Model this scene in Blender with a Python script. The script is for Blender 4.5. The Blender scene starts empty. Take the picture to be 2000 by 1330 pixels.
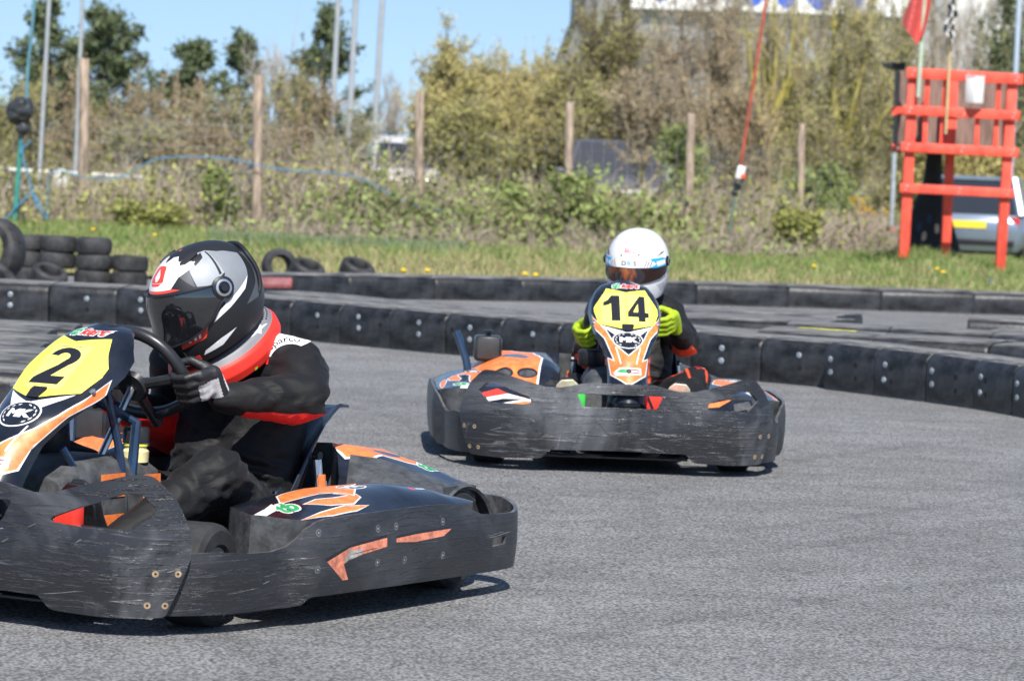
import bpy, bmesh, math, random
import numpy as np
from mathutils import Vector, Matrix, noise, geometry
random.seed(7); RNG = np.random.default_rng(7)
R = math.radians; PI = math.pi
scene = bpy.context.scene
COL = scene.collection

# ------------------------------------------------------------------ camera
F_PX, CAM_H, CX, CY, HOR, SL = 7000.0, 1.2, 1000.0, 665.0, 304.0, 0.04
ROLL = math.atan(SL); PITCH = math.atan((CY-HOR)*math.cos(ROLL)/F_PX)
_f = Vector((0, math.cos(PITCH), -math.sin(PITCH))); _r0 = Vector((1, 0, 0)); _u0 = _r0.cross(_f)
_r = _r0*math.cos(ROLL)+_u0*math.sin(ROLL); _u = -_r0*math.sin(ROLL)+_u0*math.cos(ROLL)
cd = bpy.data.cameras.new('camera'); cam = bpy.data.objects.new('camera', cd); COL.objects.link(cam)
cam.matrix_world = Matrix(((_r.x, _u.x, -_f.x, 0), (_r.y, _u.y, -_f.y, 0), (_r.z, _u.z, -_f.z, CAM_H), (0, 0, 0, 1)))
cd.sensor_width = 36; cd.lens = F_PX/2000*36; cd.clip_start = .1; cd.clip_end = 3000
cd.dof.use_dof = True; cd.dof.focus_distance = 10.2; cd.dof.aperture_fstop = 8.4
scene.camera = cam

# ------------------------------------------------------------------ light
SUN_EL, SUN_AZ = R(50), R(8)     # azimuth: 0 = straight behind the camera, + = to its right
w = bpy.data.worlds.new('World'); scene.world = w; w.use_nodes = True
nt = w.node_tree; bg = nt.nodes['Background']
sky = nt.nodes.new('ShaderNodeTexSky'); sky.sky_type = 'NISHITA'; sky.sun_disc = False
sky.sun_elevation = SUN_EL; sky.air_density = 1.0; sky.dust_density = 0.15; sky.ozone_density = 2.0
# direction towards the sun in world space
sd = Vector((math.sin(SUN_AZ)*math.cos(SUN_EL), -math.cos(SUN_AZ)*math.cos(SUN_EL), math.sin(SUN_EL)))
sky.sun_rotation = math.atan2(sd.x, sd.y)
tcw = nt.nodes.new('ShaderNodeTexCoord'); mpw = nt.nodes.new('ShaderNodeMapping'); mpw.inputs['Location'].default_value = (0, 0, .13)   # clear spring air: no pale band at the horizon
nt.links.new(tcw.outputs['Generated'], mpw.inputs[0]); nt.links.new(mpw.outputs[0], sky.inputs[0])
nt.links.new(sky.outputs[0], bg.inputs[0]); bg.inputs[1].default_value = 0.10
ld = bpy.data.lights.new('sun', 'SUN'); ld.energy = 4.6; ld.angle = R(.5); ld.color = (1, .955, .89)
sun = bpy.data.objects.new('sun', ld); COL.objects.link(sun)
sun.rotation_euler = (-sd).to_track_quat('-Z', 'Y').to_euler()
scene.view_settings.view_transform = 'Standard'; scene.view_settings.look = 'None'
scene.view_settings.exposure = 0.62; scene.view_settings.gamma = 1

# ------------------------------------------------------------------ pixel -> place helpers (photo is 2000 x 1330)
def at(px, py, Y):
    d = _f+_r*((px-CX)/F_PX)-_u*((py-CY)/F_PX); return Vector((0, 0, CAM_H))+d*(Y/d.y)
def onz(px, py, z=0):
    d = _f+_r*((px-CX)/F_PX)-_u*((py-CY)/F_PX); return Vector((0, 0, CAM_H))+d*((z-CAM_H)/d.z)

# ------------------------------------------------------------------ materials
MATS = {}
def mat(name, col, rough=.5, metal=0., var=.12, vs=6., bump=0., bs=40., coat=0., stretch=(1, 1, 1), col2=None, spec=.5, det=4, emit=None, ramp=(.35, .65), alpha=None):
    if name in MATS: return MATS[name]
    m = bpy.data.materials.new(name); m.use_nodes = True; n = m.node_tree; b = n.nodes['Principled BSDF']
    b.inputs['Roughness'].default_value = rough; b.inputs['Metallic'].default_value = metal
    b.inputs['Specular IOR Level'].default_value = spec
    if coat: b.inputs['Coat Weight'].default_value = coat; b.inputs['Coat Roughness'].default_value = .08
    c = tuple(col)+(1,)
    tc = n.nodes.new('ShaderNodeTexCoord'); mp = n.nodes.new('ShaderNodeMapping'); mp.inputs['Scale'].default_value = stretch
    n.links.new(tc.outputs['Object'], mp.inputs['Vector'])
    if var or col2:
        c2 = tuple(col2)+(1,) if col2 else tuple(min(1, x*(1+var*2)) for x in col)+(1,)
        c1 = c if col2 else tuple(x*(1-var) for x in col)+(1,)
        nz = n.nodes.new('ShaderNodeTexNoise'); nz.inputs['Scale'].default_value = vs; nz.inputs['Detail'].default_value = det; nz.inputs['Roughness'].default_value = .65
        rp = n.nodes.new('ShaderNodeValToRGB'); rp.color_ramp.elements[0].position = ramp[0]; rp.color_ramp.elements[1].position = ramp[1]
        rp.color_ramp.elements[0].color = c1; rp.color_ramp.elements[1].color = c2
        n.links.new(mp.outputs[0], nz.inputs['Vector']); n.links.new(nz.outputs['Fac'], rp.inputs[0]); n.links.new(rp.outputs[0], b.inputs['Base Color'])
    else: b.inputs['Base Color'].default_value = c
    if bump:
        n2 = n.nodes.new('ShaderNodeTexNoise'); n2.inputs['Scale'].default_value = bs; n2.inputs['Detail'].default_value = 3
        bp = n.nodes.new('ShaderNodeBump'); bp.inputs['Strength'].default_value = bump; bp.inputs['Distance'].default_value = .01
        n.links.new(mp.outputs[0], n2.inputs['Vector']); n.links.new(n2.outputs['Fac'], bp.inputs['Height']); n.links.new(bp.outputs[0], b.inputs['Normal'])
    if emit: b.inputs['Emission Color'].default_value = tuple(emit)+(1,); b.inputs['Emission Strength'].default_value = 1
    if alpha is not None: b.inputs['Alpha'].default_value = alpha
    MATS[name] = m; return m

def scuffed(name, base=(.021, .022, .026), light=(.12, .125, .13), amount=.5, axis='y', rough=.42):
    """black polyethylene with long pale scrape streaks along one axis"""
    if name in MATS: return MATS[name]
    m = bpy.data.materials.new(name); m.use_nodes = True; n = m.node_tree; b = n.nodes['Principled BSDF']; L = n.links.new
    tc = n.nodes.new('ShaderNodeTexCoord')
    def noise_(scale, st, detail=5, rot=0, dist=0.):
        mp = n.nodes.new('ShaderNodeMapping'); mp.inputs['Scale'].default_value = st; mp.inputs['Rotation'].default_value = (rot, rot, 0)
        z = n.nodes.new('ShaderNodeTexNoise'); z.inputs['Scale'].default_value = scale; z.inputs['Detail'].default_value = detail; z.inputs['Roughness'].default_value = .7; z.inputs['Distortion'].default_value = dist
        L(tc.outputs['Object'], mp.inputs[0]); L(mp.outputs[0], z.inputs['Vector']); return z.outputs['Fac']
    def ramp(f, a, c, v0=0., v1=1.):
        r = n.nodes.new('ShaderNodeMapRange'); r.inputs[1].default_value = a; r.inputs[2].default_value = c; r.inputs[3].default_value = v0; r.inputs[4].default_value = v1; L(f, r.inputs[0]); return r.outputs[0]
    def mul(a, c_):
        q = n.nodes.new('ShaderNodeMath'); q.operation = 'MULTIPLY'; L(a, q.inputs[0])
        if isinstance(c_, float): q.inputs[1].default_value = c_
        else: L(c_, q.inputs[1])
        return q.outputs[0]
    def add(a, c_):
        q = n.nodes.new('ShaderNodeMath'); q.operation = 'ADD'; q.use_clamp = True; L(a, q.inputs[0]); L(c_, q.inputs[1]); return q.outputs[0]
    s1 = (4, 4, 60); big = noise_(3.0, (1, 1, 1.6), 3)
    fine = ramp(noise_(1.5, (3, 3, 42), 4, .06, 1.6), .54, .74)
    fine2 = ramp(noise_(3., (2, 2, 50), 3, -.16, 2.2), .63, .74)
    cloud = ramp(big, .50, .64)
    sc = ramp(noise_(1.3, (2, 2, 16), 5, .75, 2.0), .62, .70)
    t = add(mul(add(mul(fine, cloud), mul(fine2, .8)), amount), mul(ramp(noise_(1.5, (1, 1, 1.3), 5, 0, .8), .50, .72), .60*amount))
    t = add(t, mul(sc, .35*amount))
    mx = n.nodes.new('ShaderNodeMix'); mx.data_type = 'RGBA'; mx.inputs[6].default_value = tuple(base)+(1,); mx.inputs[7].default_value = tuple(light)+(1,)
    L(t, mx.inputs[0]); L(mx.outputs[2], b.inputs['Base Color'])
    L(ramp(t, 0., 1., rough, min(.75, rough+.25)), b.inputs['Roughness'])
    bp = n.nodes.new('ShaderNodeBump'); bp.inputs['Strength'].default_value = .8; bp.inputs['Distance'].default_value = .005
    L(add(mul(fine, .6), mul(fine2, .5)), bp.inputs['Height']); L(bp.outputs[0], b.inputs['Normal'])
    MATS[name] = m; return m

# ------------------------------------------------------------------ objects
def tag(o, label=None, cat=None, group=None, kind=None):
    if label: o['label'] = label
    if cat: o['category'] = cat
    if group: o['group'] = group
    if kind: o['kind'] = kind
    return o
def empty(name, loc=(0, 0, 0), rz=0., label=None, cat=None, group=None):
    o = bpy.data.objects.new(name, None); COL.objects.link(o); o.location = loc; o.rotation_euler = (0, 0, rz)
    o.empty_display_size = .1
    return tag(o, label, cat, group)
def copy_tree(o, parent=None):
    c = o.copy(); COL.objects.link(c)
    if parent: c.parent = parent
    for ch in list(o.children): copy_tree(ch, c)
    return c

def pip(P, loop):
    """vectorised even-odd test"""
    P = np.asarray(P); x, y = P[:, 0], P[:, 1]; L = np.asarray(loop); n = len(L); ins = np.zeros(len(P), bool)
    j = n-1
    for i in range(n):
        xi, yi = L[i]; xj, yj = L[j]
        if yi != yj:
            c = ((yi > y) != (yj > y)) & (x < (xj-xi)*(y-yi)/(yj-yi)+xi); ins ^= c
        j = i
    return ins
def resample(loop, step):
    out = []; n = len(loop)
    for i in range(n):
        a = np.array(loop[i], float); b = np.array(loop[(i+1) % n], float); d = np.linalg.norm(b-a); k = max(1, int(math.ceil(d/step)))
        for q in range(k): out.append(tuple(a+(b-a)*q/k))
    return out
def smooth_loop(loop, it=2):
    """Chaikin corner cutting on a closed loop"""
    for _ in range(it):
        o = []
        for i in range(len(loop)):
            a, b = loop[i], loop[(i+1) % len(loop)]
            o += [(a[0]*.75+b[0]*.25, a[1]*.75+b[1]*.25), (a[0]*.25+b[0]*.75, a[1]*.25+b[1]*.75)]
        loop = o
    return loop
def bevel_loop(loop, r=.012):
    o = []
    for i in range(len(loop)):
        p, q, n = Vector(loop[i-1]), Vector(loop[i]), Vector(loop[(i+1) % len(loop)]); a = (p-q); c = (n-q); ra = min(r, a.length*.45); rc = min(r, c.length*.45); a = q+a.normalized()*ra; c = q+c.normalized()*rc
        for t in (0, .33, .67, 1): w_ = (1-t)**2*a+2*t*(1-t)*q+t*t*c; o.append((w_.x, w_.y))
    return o
def smooth_path(pts, it=2):
    for _ in range(it):
        o = [pts[0]]
        for a, b in zip(pts[:-1], pts[1:]):
            o += [tuple(p*.75+q*.25 for p, q in zip(a, b)), tuple(p*.25+q*.75 for p, q in zip(a, b))]
        pts = o+[pts[-1]]
    return pts
def circ(cx, cy, r, n=16, ry=None): return [(cx+r*math.cos(2*PI*i/n), cy+(ry or r)*math.sin(2*PI*i/n)) for i in range(n)]
def xf(loops, s=1., a=0., t=(0, 0), sy=None):
    c, d = math.cos(a), math.sin(a); sy = s if sy is None else sy
    return [[(x*s*c-y*sy*d+t[0], x*s*d+y*sy*c+t[1]) for x, y in l] for l in loops]

class MB:
    """collects shapes; build() links them as ONE mesh object"""
    def __init__(s): s.v = []; s.f = []; s.m = []
    def add(s, vs, fs, mi=0):
        o = len(s.v); s.v += [tuple(p) for p in vs]; s.f += [tuple(i+o for i in f) for f in fs]
        s.m += list(mi) if isinstance(mi, (list, tuple)) else [mi]*len(fs); return s
    def box(s, c, d, mi=0, rot=None, bev=0.):
        x, y, z = d[0]/2, d[1]/2, d[2]/2
        if bev:
            b = min(bev, x*.9, y*.9, z*.9); bm = bmesh.new(); bmesh.ops.create_cube(bm, size=1)
            for v in bm.verts: v.co = Vector((v.co.x*2*x, v.co.y*2*y, v.co.z*2*z))
            bmesh.ops.bevel(bm, geom=bm.edges[:], offset=b, segments=2, affect='EDGES', profile=.5)
            bm.verts.index_update(); vs = [v.co.copy() for v in bm.verts]; fs = [tuple(v.index for v in f.verts) for f in bm.faces]; bm.free()
        else:
            vs = [Vector(p) for p in [(-x, -y, -z), (x, -y, -z), (x, y, -z), (-x, y, -z), (-x, -y, z), (x, -y, z), (x, y, z), (-x, y, z)]]
            fs = [(3, 2, 1, 0), (4, 5, 6, 7), (0, 1, 5, 4), (1, 2, 6, 5), (2, 3, 7, 6), (3, 0, 4, 7)]
        if rot is not None: vs = [rot @ v for v in vs]
        return s.add([v+Vector(c) for v in vs], fs, mi)
    def tube(s, path, r, n=8, mi=0, cap=True, closed=False):
        P = [Vector(p) for p in path]; k = len(P); rs = r if isinstance(r, (list, tuple)) else [r]*k
        vs = []; up = None
        for i in range(k):
            if closed: t = P[(i+1) % k]-P[i-1]
            else: t = P[min(i+1, k-1)]-P[max(i-1, 0)]
            t = t.normalized() if t.length > 1e-9 else Vector((0, 0, 1))
            if up is None: up = t.orthogonal().normalized()
            up = (up-t*up.dot(t)); up = up.normalized() if up.length > 1e-6 else t.orthogonal().normalized()
            sd_ = t.cross(up)
            for j in range(n):
                a = 2*PI*j/n; vs.append(P[i]+(up*math.cos(a)+sd_*math.sin(a))*rs[i])
        fs = []
        for i in range(k if closed else k-1):
            for j in range(n):
                a = i*n+j; b = i*n+(j+1) % n; c = ((i+1) % k)*n+(j+1) % n; d = ((i+1) % k)*n+j; fs.append((a, b, c, d))
        if cap and not closed: fs += [tuple(range(n-1, -1, -1)), tuple((k-1)*n+j for j in range(n))]
        return s.add(vs, fs, mi)
    def lathe(s, prof, c=(0, 0, 0), axis=(0, 0, 1), n=24, mi=0, cap=True):
        """prof: list of (radius, height along axis)"""
        ax = Vector(axis).normalized(); u = ax.orthogonal().normalized(); w_ = ax.cross(u); c = Vector(c); vs = []
        for r, h in prof:
            for j in range(n):
                a = 2*PI*j/n; vs.append(c+ax*h+(u*math.cos(a)+w_*math.sin(a))*r)
        k = len(prof); fs = []; mm = []
        for i in range(k-1):
            for j in range(n): fs.append((i*n+j, i*n+(j+1) % n, (i+1)*n+(j+1) % n, (i+1)*n+j)); mm.append(mi[i] if isinstance(mi, list) else mi)
        if cap: fs += [tuple(range(n-1, -1, -1)), tuple((k-1)*n+j for j in range(n))]; mm += [mm[0], mm[-1]]
        return s.add(vs, fs, mm)
    def loft(s, secs, mi=0, cap=True, closed=True):
        """secs: list of equal-length point rings"""
        n = len(secs[0]); vs = [p for q in secs for p in q]; fs = []
        for i in range(len(secs)-1):
            for j in range(n if closed else n-1): fs.append((i*n+j, i*n+(j+1) % n, (i+1)*n+(j+1) % n, (i+1)*n+j))
        if cap and closed: fs += [tuple(range(n-1, -1, -1)), tuple((len(secs)-1)*n+j for j in range(n))]
        return s.add(vs, fs, mi)
    def prism(s, poly, fn, mi=0):
        """poly 2D; fn(u,v,k) for k=0 (front) and 1 (back)"""
        n = len(poly); vs = [fn(u, v, 0) for u, v in poly]+[fn(u, v, 1) for u, v in poly]
        fs = [tuple(range(n)), tuple(range(2*n-1, n-1, -1))]+[(i, i+n, (i+1) % n+n, (i+1) % n) for i in range(n)]
        return s.add(vs, fs, mi)
    def sphere(s, c, r, mi=0, seg=16, rings=10, sc=(1, 1, 1)):
        c = Vector(c); prof = []
        vs = [c+Vector((0, 0, -r*sc[2]))]
        for i in range(1, rings):
            a = -PI/2+PI*i/rings
            for j in range(seg): b = 2*PI*j/seg; vs.append(c+Vector((r*sc[0]*math.cos(a)*math.cos(b), r*sc[1]*math.cos(a)*math.sin(b), r*sc[2]*math.sin(a))))
        vs.append(c+Vector((0, 0, r*sc[2]))); fs = []
        for j in range(seg): fs.append((0, 1+(j+1) % seg, 1+j))
        for i in range(rings-2):
            for j in range(seg): a = 1+i*seg; fs.append((a+j, a+(j+1) % seg, a+seg+(j+1) % seg, a+seg+j))
        t = len(vs)-1; a = 1+(rings-2)*seg
        for j in range(seg): fs.append((a+j, a+(j+1) % seg, t))
        return s.add(vs, fs, mi)
    def sheet(s, outline, fn, step=.02, holes=(), regions=(), thick=.006, mi=0, rim=0, back=None, resamp=True):
        """2D outline (+holes, + coloured regions [(loops, mat)]) triangulated and bent by fn(u,v)->Vector.
        thick: distance to the back face along -normal (0 = single sided)."""
        loops = [outline]+list(holes); cons = [resample(l, step) for l in loops] if resamp else [list(l) for l in loops]
        for ls, _ in regions: cons += [resample(l, step) for l in ls]
        pts = []; edges = []
        for l in cons:
            o = len(pts); pts += l; edges += [(o+i, o+(i+1) % len(l)) for i in range(len(l))]
        B = np.array(pts); lo = B.min(0); hi = B.max(0); g = []
        nx = int((hi[0]-lo[0])/step)+2; ny = int((hi[1]-lo[1])/(step*.87))+2
        X, Y = np.meshgrid(np.arange(nx), np.arange(ny)); G = np.stack([(lo[0]+(X+.5*(Y % 2)+.23)*step).ravel(), (lo[1]+(Y+.31)*step*.87).ravel()], 1)
        G = G[pip(G, outline)]
        for h in holes: G = G[~pip(G, h)]
        if len(G):
            keep = np.ones(len(G), bool)
            for i in range(0, len(B), 400):
                d = ((G[:, None, :]-B[None, i:i+400, :])**2).sum(2).min(1); keep &= d > (.42*step)**2
            G = G[keep]; pts = pts+[tuple(p) for p in G]
        vo, eo, fo, _, _, _ = geometry.delaunay_2d_cdt([Vector(p) for p in pts], edges, [], 0, 1e-7)
        V = np.array([tuple(p) for p in vo]); T = [f for f in fo if len(f) == 3]; C_ = np.array([V[list(f)].mean(0) for f in T])
        ok = pip(C_, outline)
        for h in holes: ok &= ~pip(C_, h)
        mm = np.full(len(T), mi)
        for ls, m_ in regions:
            q = np.zeros(len(T), bool)
            for l in ls: q ^= pip(C_, l)
            mm[q] = m_
        T = [(tuple(f), int(mm[i])) for i, f in enumerate(T) if ok[i]]
        used = sorted({i for f, _ in T for i in f}); idx = {i: k for k, i in enumerate(used)}
        P = [Vector(fn(*V[i])) for i in used]
        faces = []
        for f, m_ in T:
            f = tuple(idx[i] for i in f); a, b, c = (V[used[i]] for i in f)
            if (b[0]-a[0])*(c[1]-a[1])-(b[1]-a[1])*(c[0]-a[0]) < 0: f = f[::-1]
            faces.append((f, m_))
        o = len(s.v); s.v += [tuple(p) for p in P]; s.f += [tuple(i+o for i in f) for f, _ in faces]; s.m += [m_ for _, m_ in faces]
        if thick or back:
            N = [Vector() for _ in P]
            for f, _ in faces:
                nn = (P[f[1]]-P[f[0]]).cross(P[f[2]]-P[f[0]])
                for i in f: N[i] += nn
            Q = [Vector(back(*V[used[i]])) for i in range(len(P))] if back else [P[i]-N[i].normalized()*thick for i in range(len(P))]
            s.v += [tuple(p) for p in Q]; n = len(P)
            s.f += [tuple(i+o+n for i in f[::-1]) for f, _ in faces]; s.m += [rim]*len(faces)
            ec = {}
            for f, _ in faces:
                for a, b in ((f[0], f[1]), (f[1], f[2]), (f[2], f[0])): ec[(a, b)] = 1
            for a, b in ec:
                if (b, a) not in ec: s.f.append((o+b, o+a, o+a+n, o+b+n)); s.m.append(rim)
        return s
    def build(s, name, mats, parent=None, label=None, angle=35, flat=False, loc=None, rot=None, fix=True):
        me = bpy.data.meshes.new(name); me.from_pydata(s.v, [], s.f); 
        mats = mats if isinstance(mats, (list, tuple)) else [mats]
        for m_ in mats: me.materials.append(m_)
        me.polygons.foreach_set('material_index', s.m)
        if fix:
            bm = bmesh.new(); bm.from_mesh(me); bmesh.ops.recalc_face_normals(bm, faces=bm.faces[:]) if fix != 'keep' else None
            if not flat:
                ca = math.cos(R(angle))
                for f in bm.faces: f.smooth = True
                for e in bm.edges:
                    if len(e.link_faces) == 2 and e.link_faces[0].normal.dot(e.link_faces[1].normal) < ca: e.smooth = False
            bm.to_mesh(me); bm.free()
        o = bpy.data.objects.new(name, me); COL.objects.link(o)
        if parent: o.parent = parent
        if loc: o.location = loc
        if rot: o.rotation_euler = rot
        if label: o['label'] = label
        return o

def text_loops(body, size=1., shear=0., bold=0., sx=1., sp=1.):
    """outline loops of a line of lettering, centred on the origin"""
    c = bpy.data.curves.new('lettering', 'FONT'); c.body = body; c.size = 1; c.align_x = 'CENTER'; c.align_y = 'CENTER'; c.resolution_u = 3; c.shear = shear; c.offset = bold; c.space_character = sp
    o = bpy.data.objects.new('lettering', c); COL.objects.link(o)
    dg = bpy.context.evaluated_depsgraph_get(); dg.update(); me = bpy.data.meshes.new_from_object(o.evaluated_get(dg))
    bm = bmesh.new(); bm.from_mesh(me); bmesh.ops.remove_doubles(bm, verts=bm.verts, dist=1e-5)
    E = {}
    for e in bm.edges:
        if len(e.link_faces) == 1: a, b = e.verts; E.setdefault(a.index, []).append(b.index); E.setdefault(b.index, []).append(a.index)
    co = [v.co.copy() for v in bm.verts]; bm.free(); seen = set(); out = []
    for s0 in E:
        if s0 in seen: continue
        l = [s0]; seen.add(s0); cur = s0
        while True:
            nx = [q for q in E[cur] if q not in seen]
            if not nx: break
            cur = nx[0]; seen.add(cur); l.append(cur)
        if len(l) > 2: out.append([(co[i].x*size*sx, co[i].y*size) for i in l])
    bpy.data.objects.remove(o); bpy.data.curves.remove(c); bpy.data.meshes.remove(me)
    return out
def interp(x, tab):
    if x <= tab[0][0]: return tab[0][1]
    for (a, p), (b, q) in zip(tab[:-1], tab[1:]):
        if x <= b: return p+(q-p)*(x-a)/(b-a)
    return tab[-1][1]
class Path2:
    """plan curve parametrised by arc length"""
    def __init__(s, pts, it=3):
        s.p = [Vector(q) for q in smooth_path([tuple(q) for q in pts], it)]; s.l = [0.]
        for a, b in zip(s.p[:-1], s.p[1:]): s.l.append(s.l[-1]+(b-a).length)
    def at(s, t):
        t = max(0, min(s.l[-1]-1e-9, t)); i = int(np.searchsorted(s.l, t, side='right'))-1; i = max(0, min(len(s.p)-2, i))
        k = (t-s.l[i])/max(1e-9, s.l[i+1]-s.l[i]); return s.p[i].lerp(s.p[i+1], k)
    def find(s, x=None, y=None):
        best = min(range(len(s.p)), key=lambda i: (abs(s.p[i].x-x) if x is not None else 0)+(abs(s.p[i].y-y) if y is not None else 0)); return s.l[best]

# ------------------------------------------------------------------ kart materials
M_scuff = scuffed('scuffed_black_plastic', amount=.72, light=(.26, .27, .29), rough=.33)
M_scuffd = scuffed('dark_scuffed_plastic', amount=.6, light=(.15, .155, .165), rough=.34)
M_blk = mat('black_plastic', (.014, .015, .017), .42, var=.3, vs=14)
M_navy = mat('gloss_black_bodywork', (.010, .012, .018), .22, var=.4, vs=7, coat=.3)
M_grey = mat('faded_black_plastic', (.05, .052, .055), .55, var=.35, vs=22, bump=.1, bs=120)
M_orange = mat('orange_vinyl', (.84, .19, .05), .42, var=.22, vs=26, coat=.05)
M_red = mat('red_vinyl', (.80, .045, .03), .38, var=.08, vs=9)
M_white = mat('white_vinyl', (.78, .77, .76), .4, var=.05, vs=30)
M_yel = mat('yellow_number_panel', (.83, .80, .10), .42, var=.05, vs=10)
M_yel2 = mat('pale_yellow_sticker', (.86, .84, .17), .38, var=.04, vs=12)
M_green = mat('green_vinyl', (.03, .33, .10), .38, var=.06)
M_ink = mat('black_lettering', (.013, .013, .018), .4, var=0)
M_tyre = mat('kart_tyre_rubber', (.018, .018, .019), .75, var=.5, vs=8, bump=.15, bs=90)
M_rim = mat('dusty_alloy_rim', (.42, .40, .37), .4, .7, var=.2, vs=20)
M_steel = mat('brushed_steel', (.55, .55, .55), .28, .9, var=.1)
M_frame = mat('blue_black_painted_tube', (.012, .028, .06), .25, var=.3, coat=.3)
M_bolt = mat('tan_washer', (.35, .25, .15), .5, .2, var=.25, vs=60)
M_boltg = mat('grey_washer', (.16, .16, .165), .4, .5, var=.25, vs=60)
M_skin = mat('skin', (.55, .33, .24), .5, var=.08)
M_peach = mat('torn_orange_plastic', (.60, .20, .12), .6, var=.3, vs=40)
M_pale = mat('scraped_pale_plastic', (.36, .33, .30), .6, var=.3, vs=40)
M_gouge = mat('fresh_gouge', (.15, .152, .16), .5, var=.6, vs=60); M_gouge2 = mat('dark_gouge', (.007, .007, .008), .6, var=.2); M_edgehl = mat('worn_edge_highlight', (.075, .077, .082), .4, var=.4, vs=30)  # paler rim colour paints in the highlight line along the worn bumper edges
M_neck = mat('yellowed_filler_neck', (.62, .55, .28), .4, var=.2)
M_gn = mat('green_pedal_plastic', (.04, .42, .06), .4, var=.1)

def grow(poly, d):
    """offset a simple polygon outwards"""
    n = len(poly); A = sum(poly[i][0]*poly[(i+1) % n][1]-poly[(i+1) % n][0]*poly[i][1] for i in range(n)); sg = 1 if A > 0 else -1; out = []
    for i in range(n):
        p, q, r = Vector(poly[i-1]), Vector(poly[i]), Vector(poly[(i+1) % n]); e1 = (q-p).normalized(); e2 = (r-q).normalized()
        n1 = Vector((e1.y, -e1.x))*sg; n2 = Vector((e2.y, -e2.x))*sg; b = (n1+n2); b = b/max(.5, b.length_squared)*2 if b.length > .1 else n1
        out.append((q.x+b.x*d, q.y+b.y*d))
    return out
def outlined(poly, d, m_in, m_out): return [([grow(poly, d)], m_out), ([poly], m_in)]
def mirror(poly): return [(-x, y) for x, y in poly][::-1]

# digits and emblems as hand drawn outlines (unit height)
def digit2():
    o = []
    for i in range(0, 15): a = R(170-i*15.5); o.append((.0+.32*math.cos(a), .235+.265*math.sin(a)))
    o += [(.03, -.275), (.32, -.275), (.28, -.5), (-.35, -.5), (-.33, -.34), (.0, .02)]
    for i in range(0, 11): a = R(-42+i*21.2); o.append((.0+.125*math.cos(a), .245+.105*math.sin(a)))
    return [o]
DIG1 = [[(-.05, .5), (.17, .5), (.17, -.5), (-.06, -.5), (-.06, .19), (-.13, .13), (-.26, .09), (-.26, .24), (-.14, .33)]]
DIG4 = [[(.02, .5), (.20, .5), (.20, -.13), (.31, -.13), (.31, -.33), (.20, -.33), (.20, -.5), (-.03, -.5), (-.03, -.33), (-.36, -.33), (-.36, -.14)],
        [(-.03, -.13), (-.03, .20), (-.19, -.13)]]
T_tb = text_loops('tb', 1, shear=.45, bold=.045, sx=1.05); T_tbo = text_loops('tb', 1, shear=.45, bold=.10, sx=1.05)
T_kart = text_loops('kart', 1, shear=.35, bold=.045, sx=1.35); T_karto = text_loops('kart', 1, shear=.35, bold=.10, sx=1.35)
T_MK = text_loops('MK', 1, bold=.06, sx=1.2)
def star(s=1.):
    """pointed sports emblem with a tail"""
    return [[(-.5*s, -.12*s), (-.12*s, .02*s), (-.05*s, .30*s), (.10*s, .10*s), (.5*s, .26*s), (.22*s, -.02*s), (.34*s, -.28*s), (.04*s, -.12*s), (-.2*s, -.3*s), (-.18*s, -.12*s)]]

SIDE_ORANGE = [(.60, .0)]
def wheel(name, r, wd, parent, loc, rz=0.):
    t = MB(); h = wd/2; e = .028 if wd < .15 else .035
    t.lathe([(r*.52, -h*.82), (r*.60, -h), (r*.86, -h*1.0), (r*.965, -h+e*.35), (r, -h+e), (r, h-e), (r*.965, h-e*.35), (r*.86, h), (r*.60, h), (r*.52, h*.82)], axis=(0, 1, 0), n=36, cap=False)
    t.lathe([(r*.52, -h*.82), (r*.5, 0), (r*.52, h*.82)], axis=(0, 1, 0), n=36, cap=False)
    wo = MB(); wo = empty(name, loc, rz); wo.parent = parent
    t.build('tyre', [M_tyre], wo)
    q = MB()
    for sgn in (-1, 1):
        q.lathe([(r*.55, sgn*h*.86), (r*.50, sgn*h*.80), (r*.46, sgn*h*.45), (r*.25, sgn*h*.38), (r*.20, sgn*h*.60), (r*.06, sgn*h*.62)], axis=(0, 1, 0), n=30, mi=0)
        for k in range(3):
            a = k*2*PI/3; q.lathe([(.007, 0), (.007, .012)], c=(.030*math.cos(a), sgn*h*.6-(.012 if sgn < 0 else 0), .030*math.sin(a)), axis=(0, 1, 0), n=6, mi=1)
    q.build('rim', [M_rim, M_steel], wo); return wo

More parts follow.
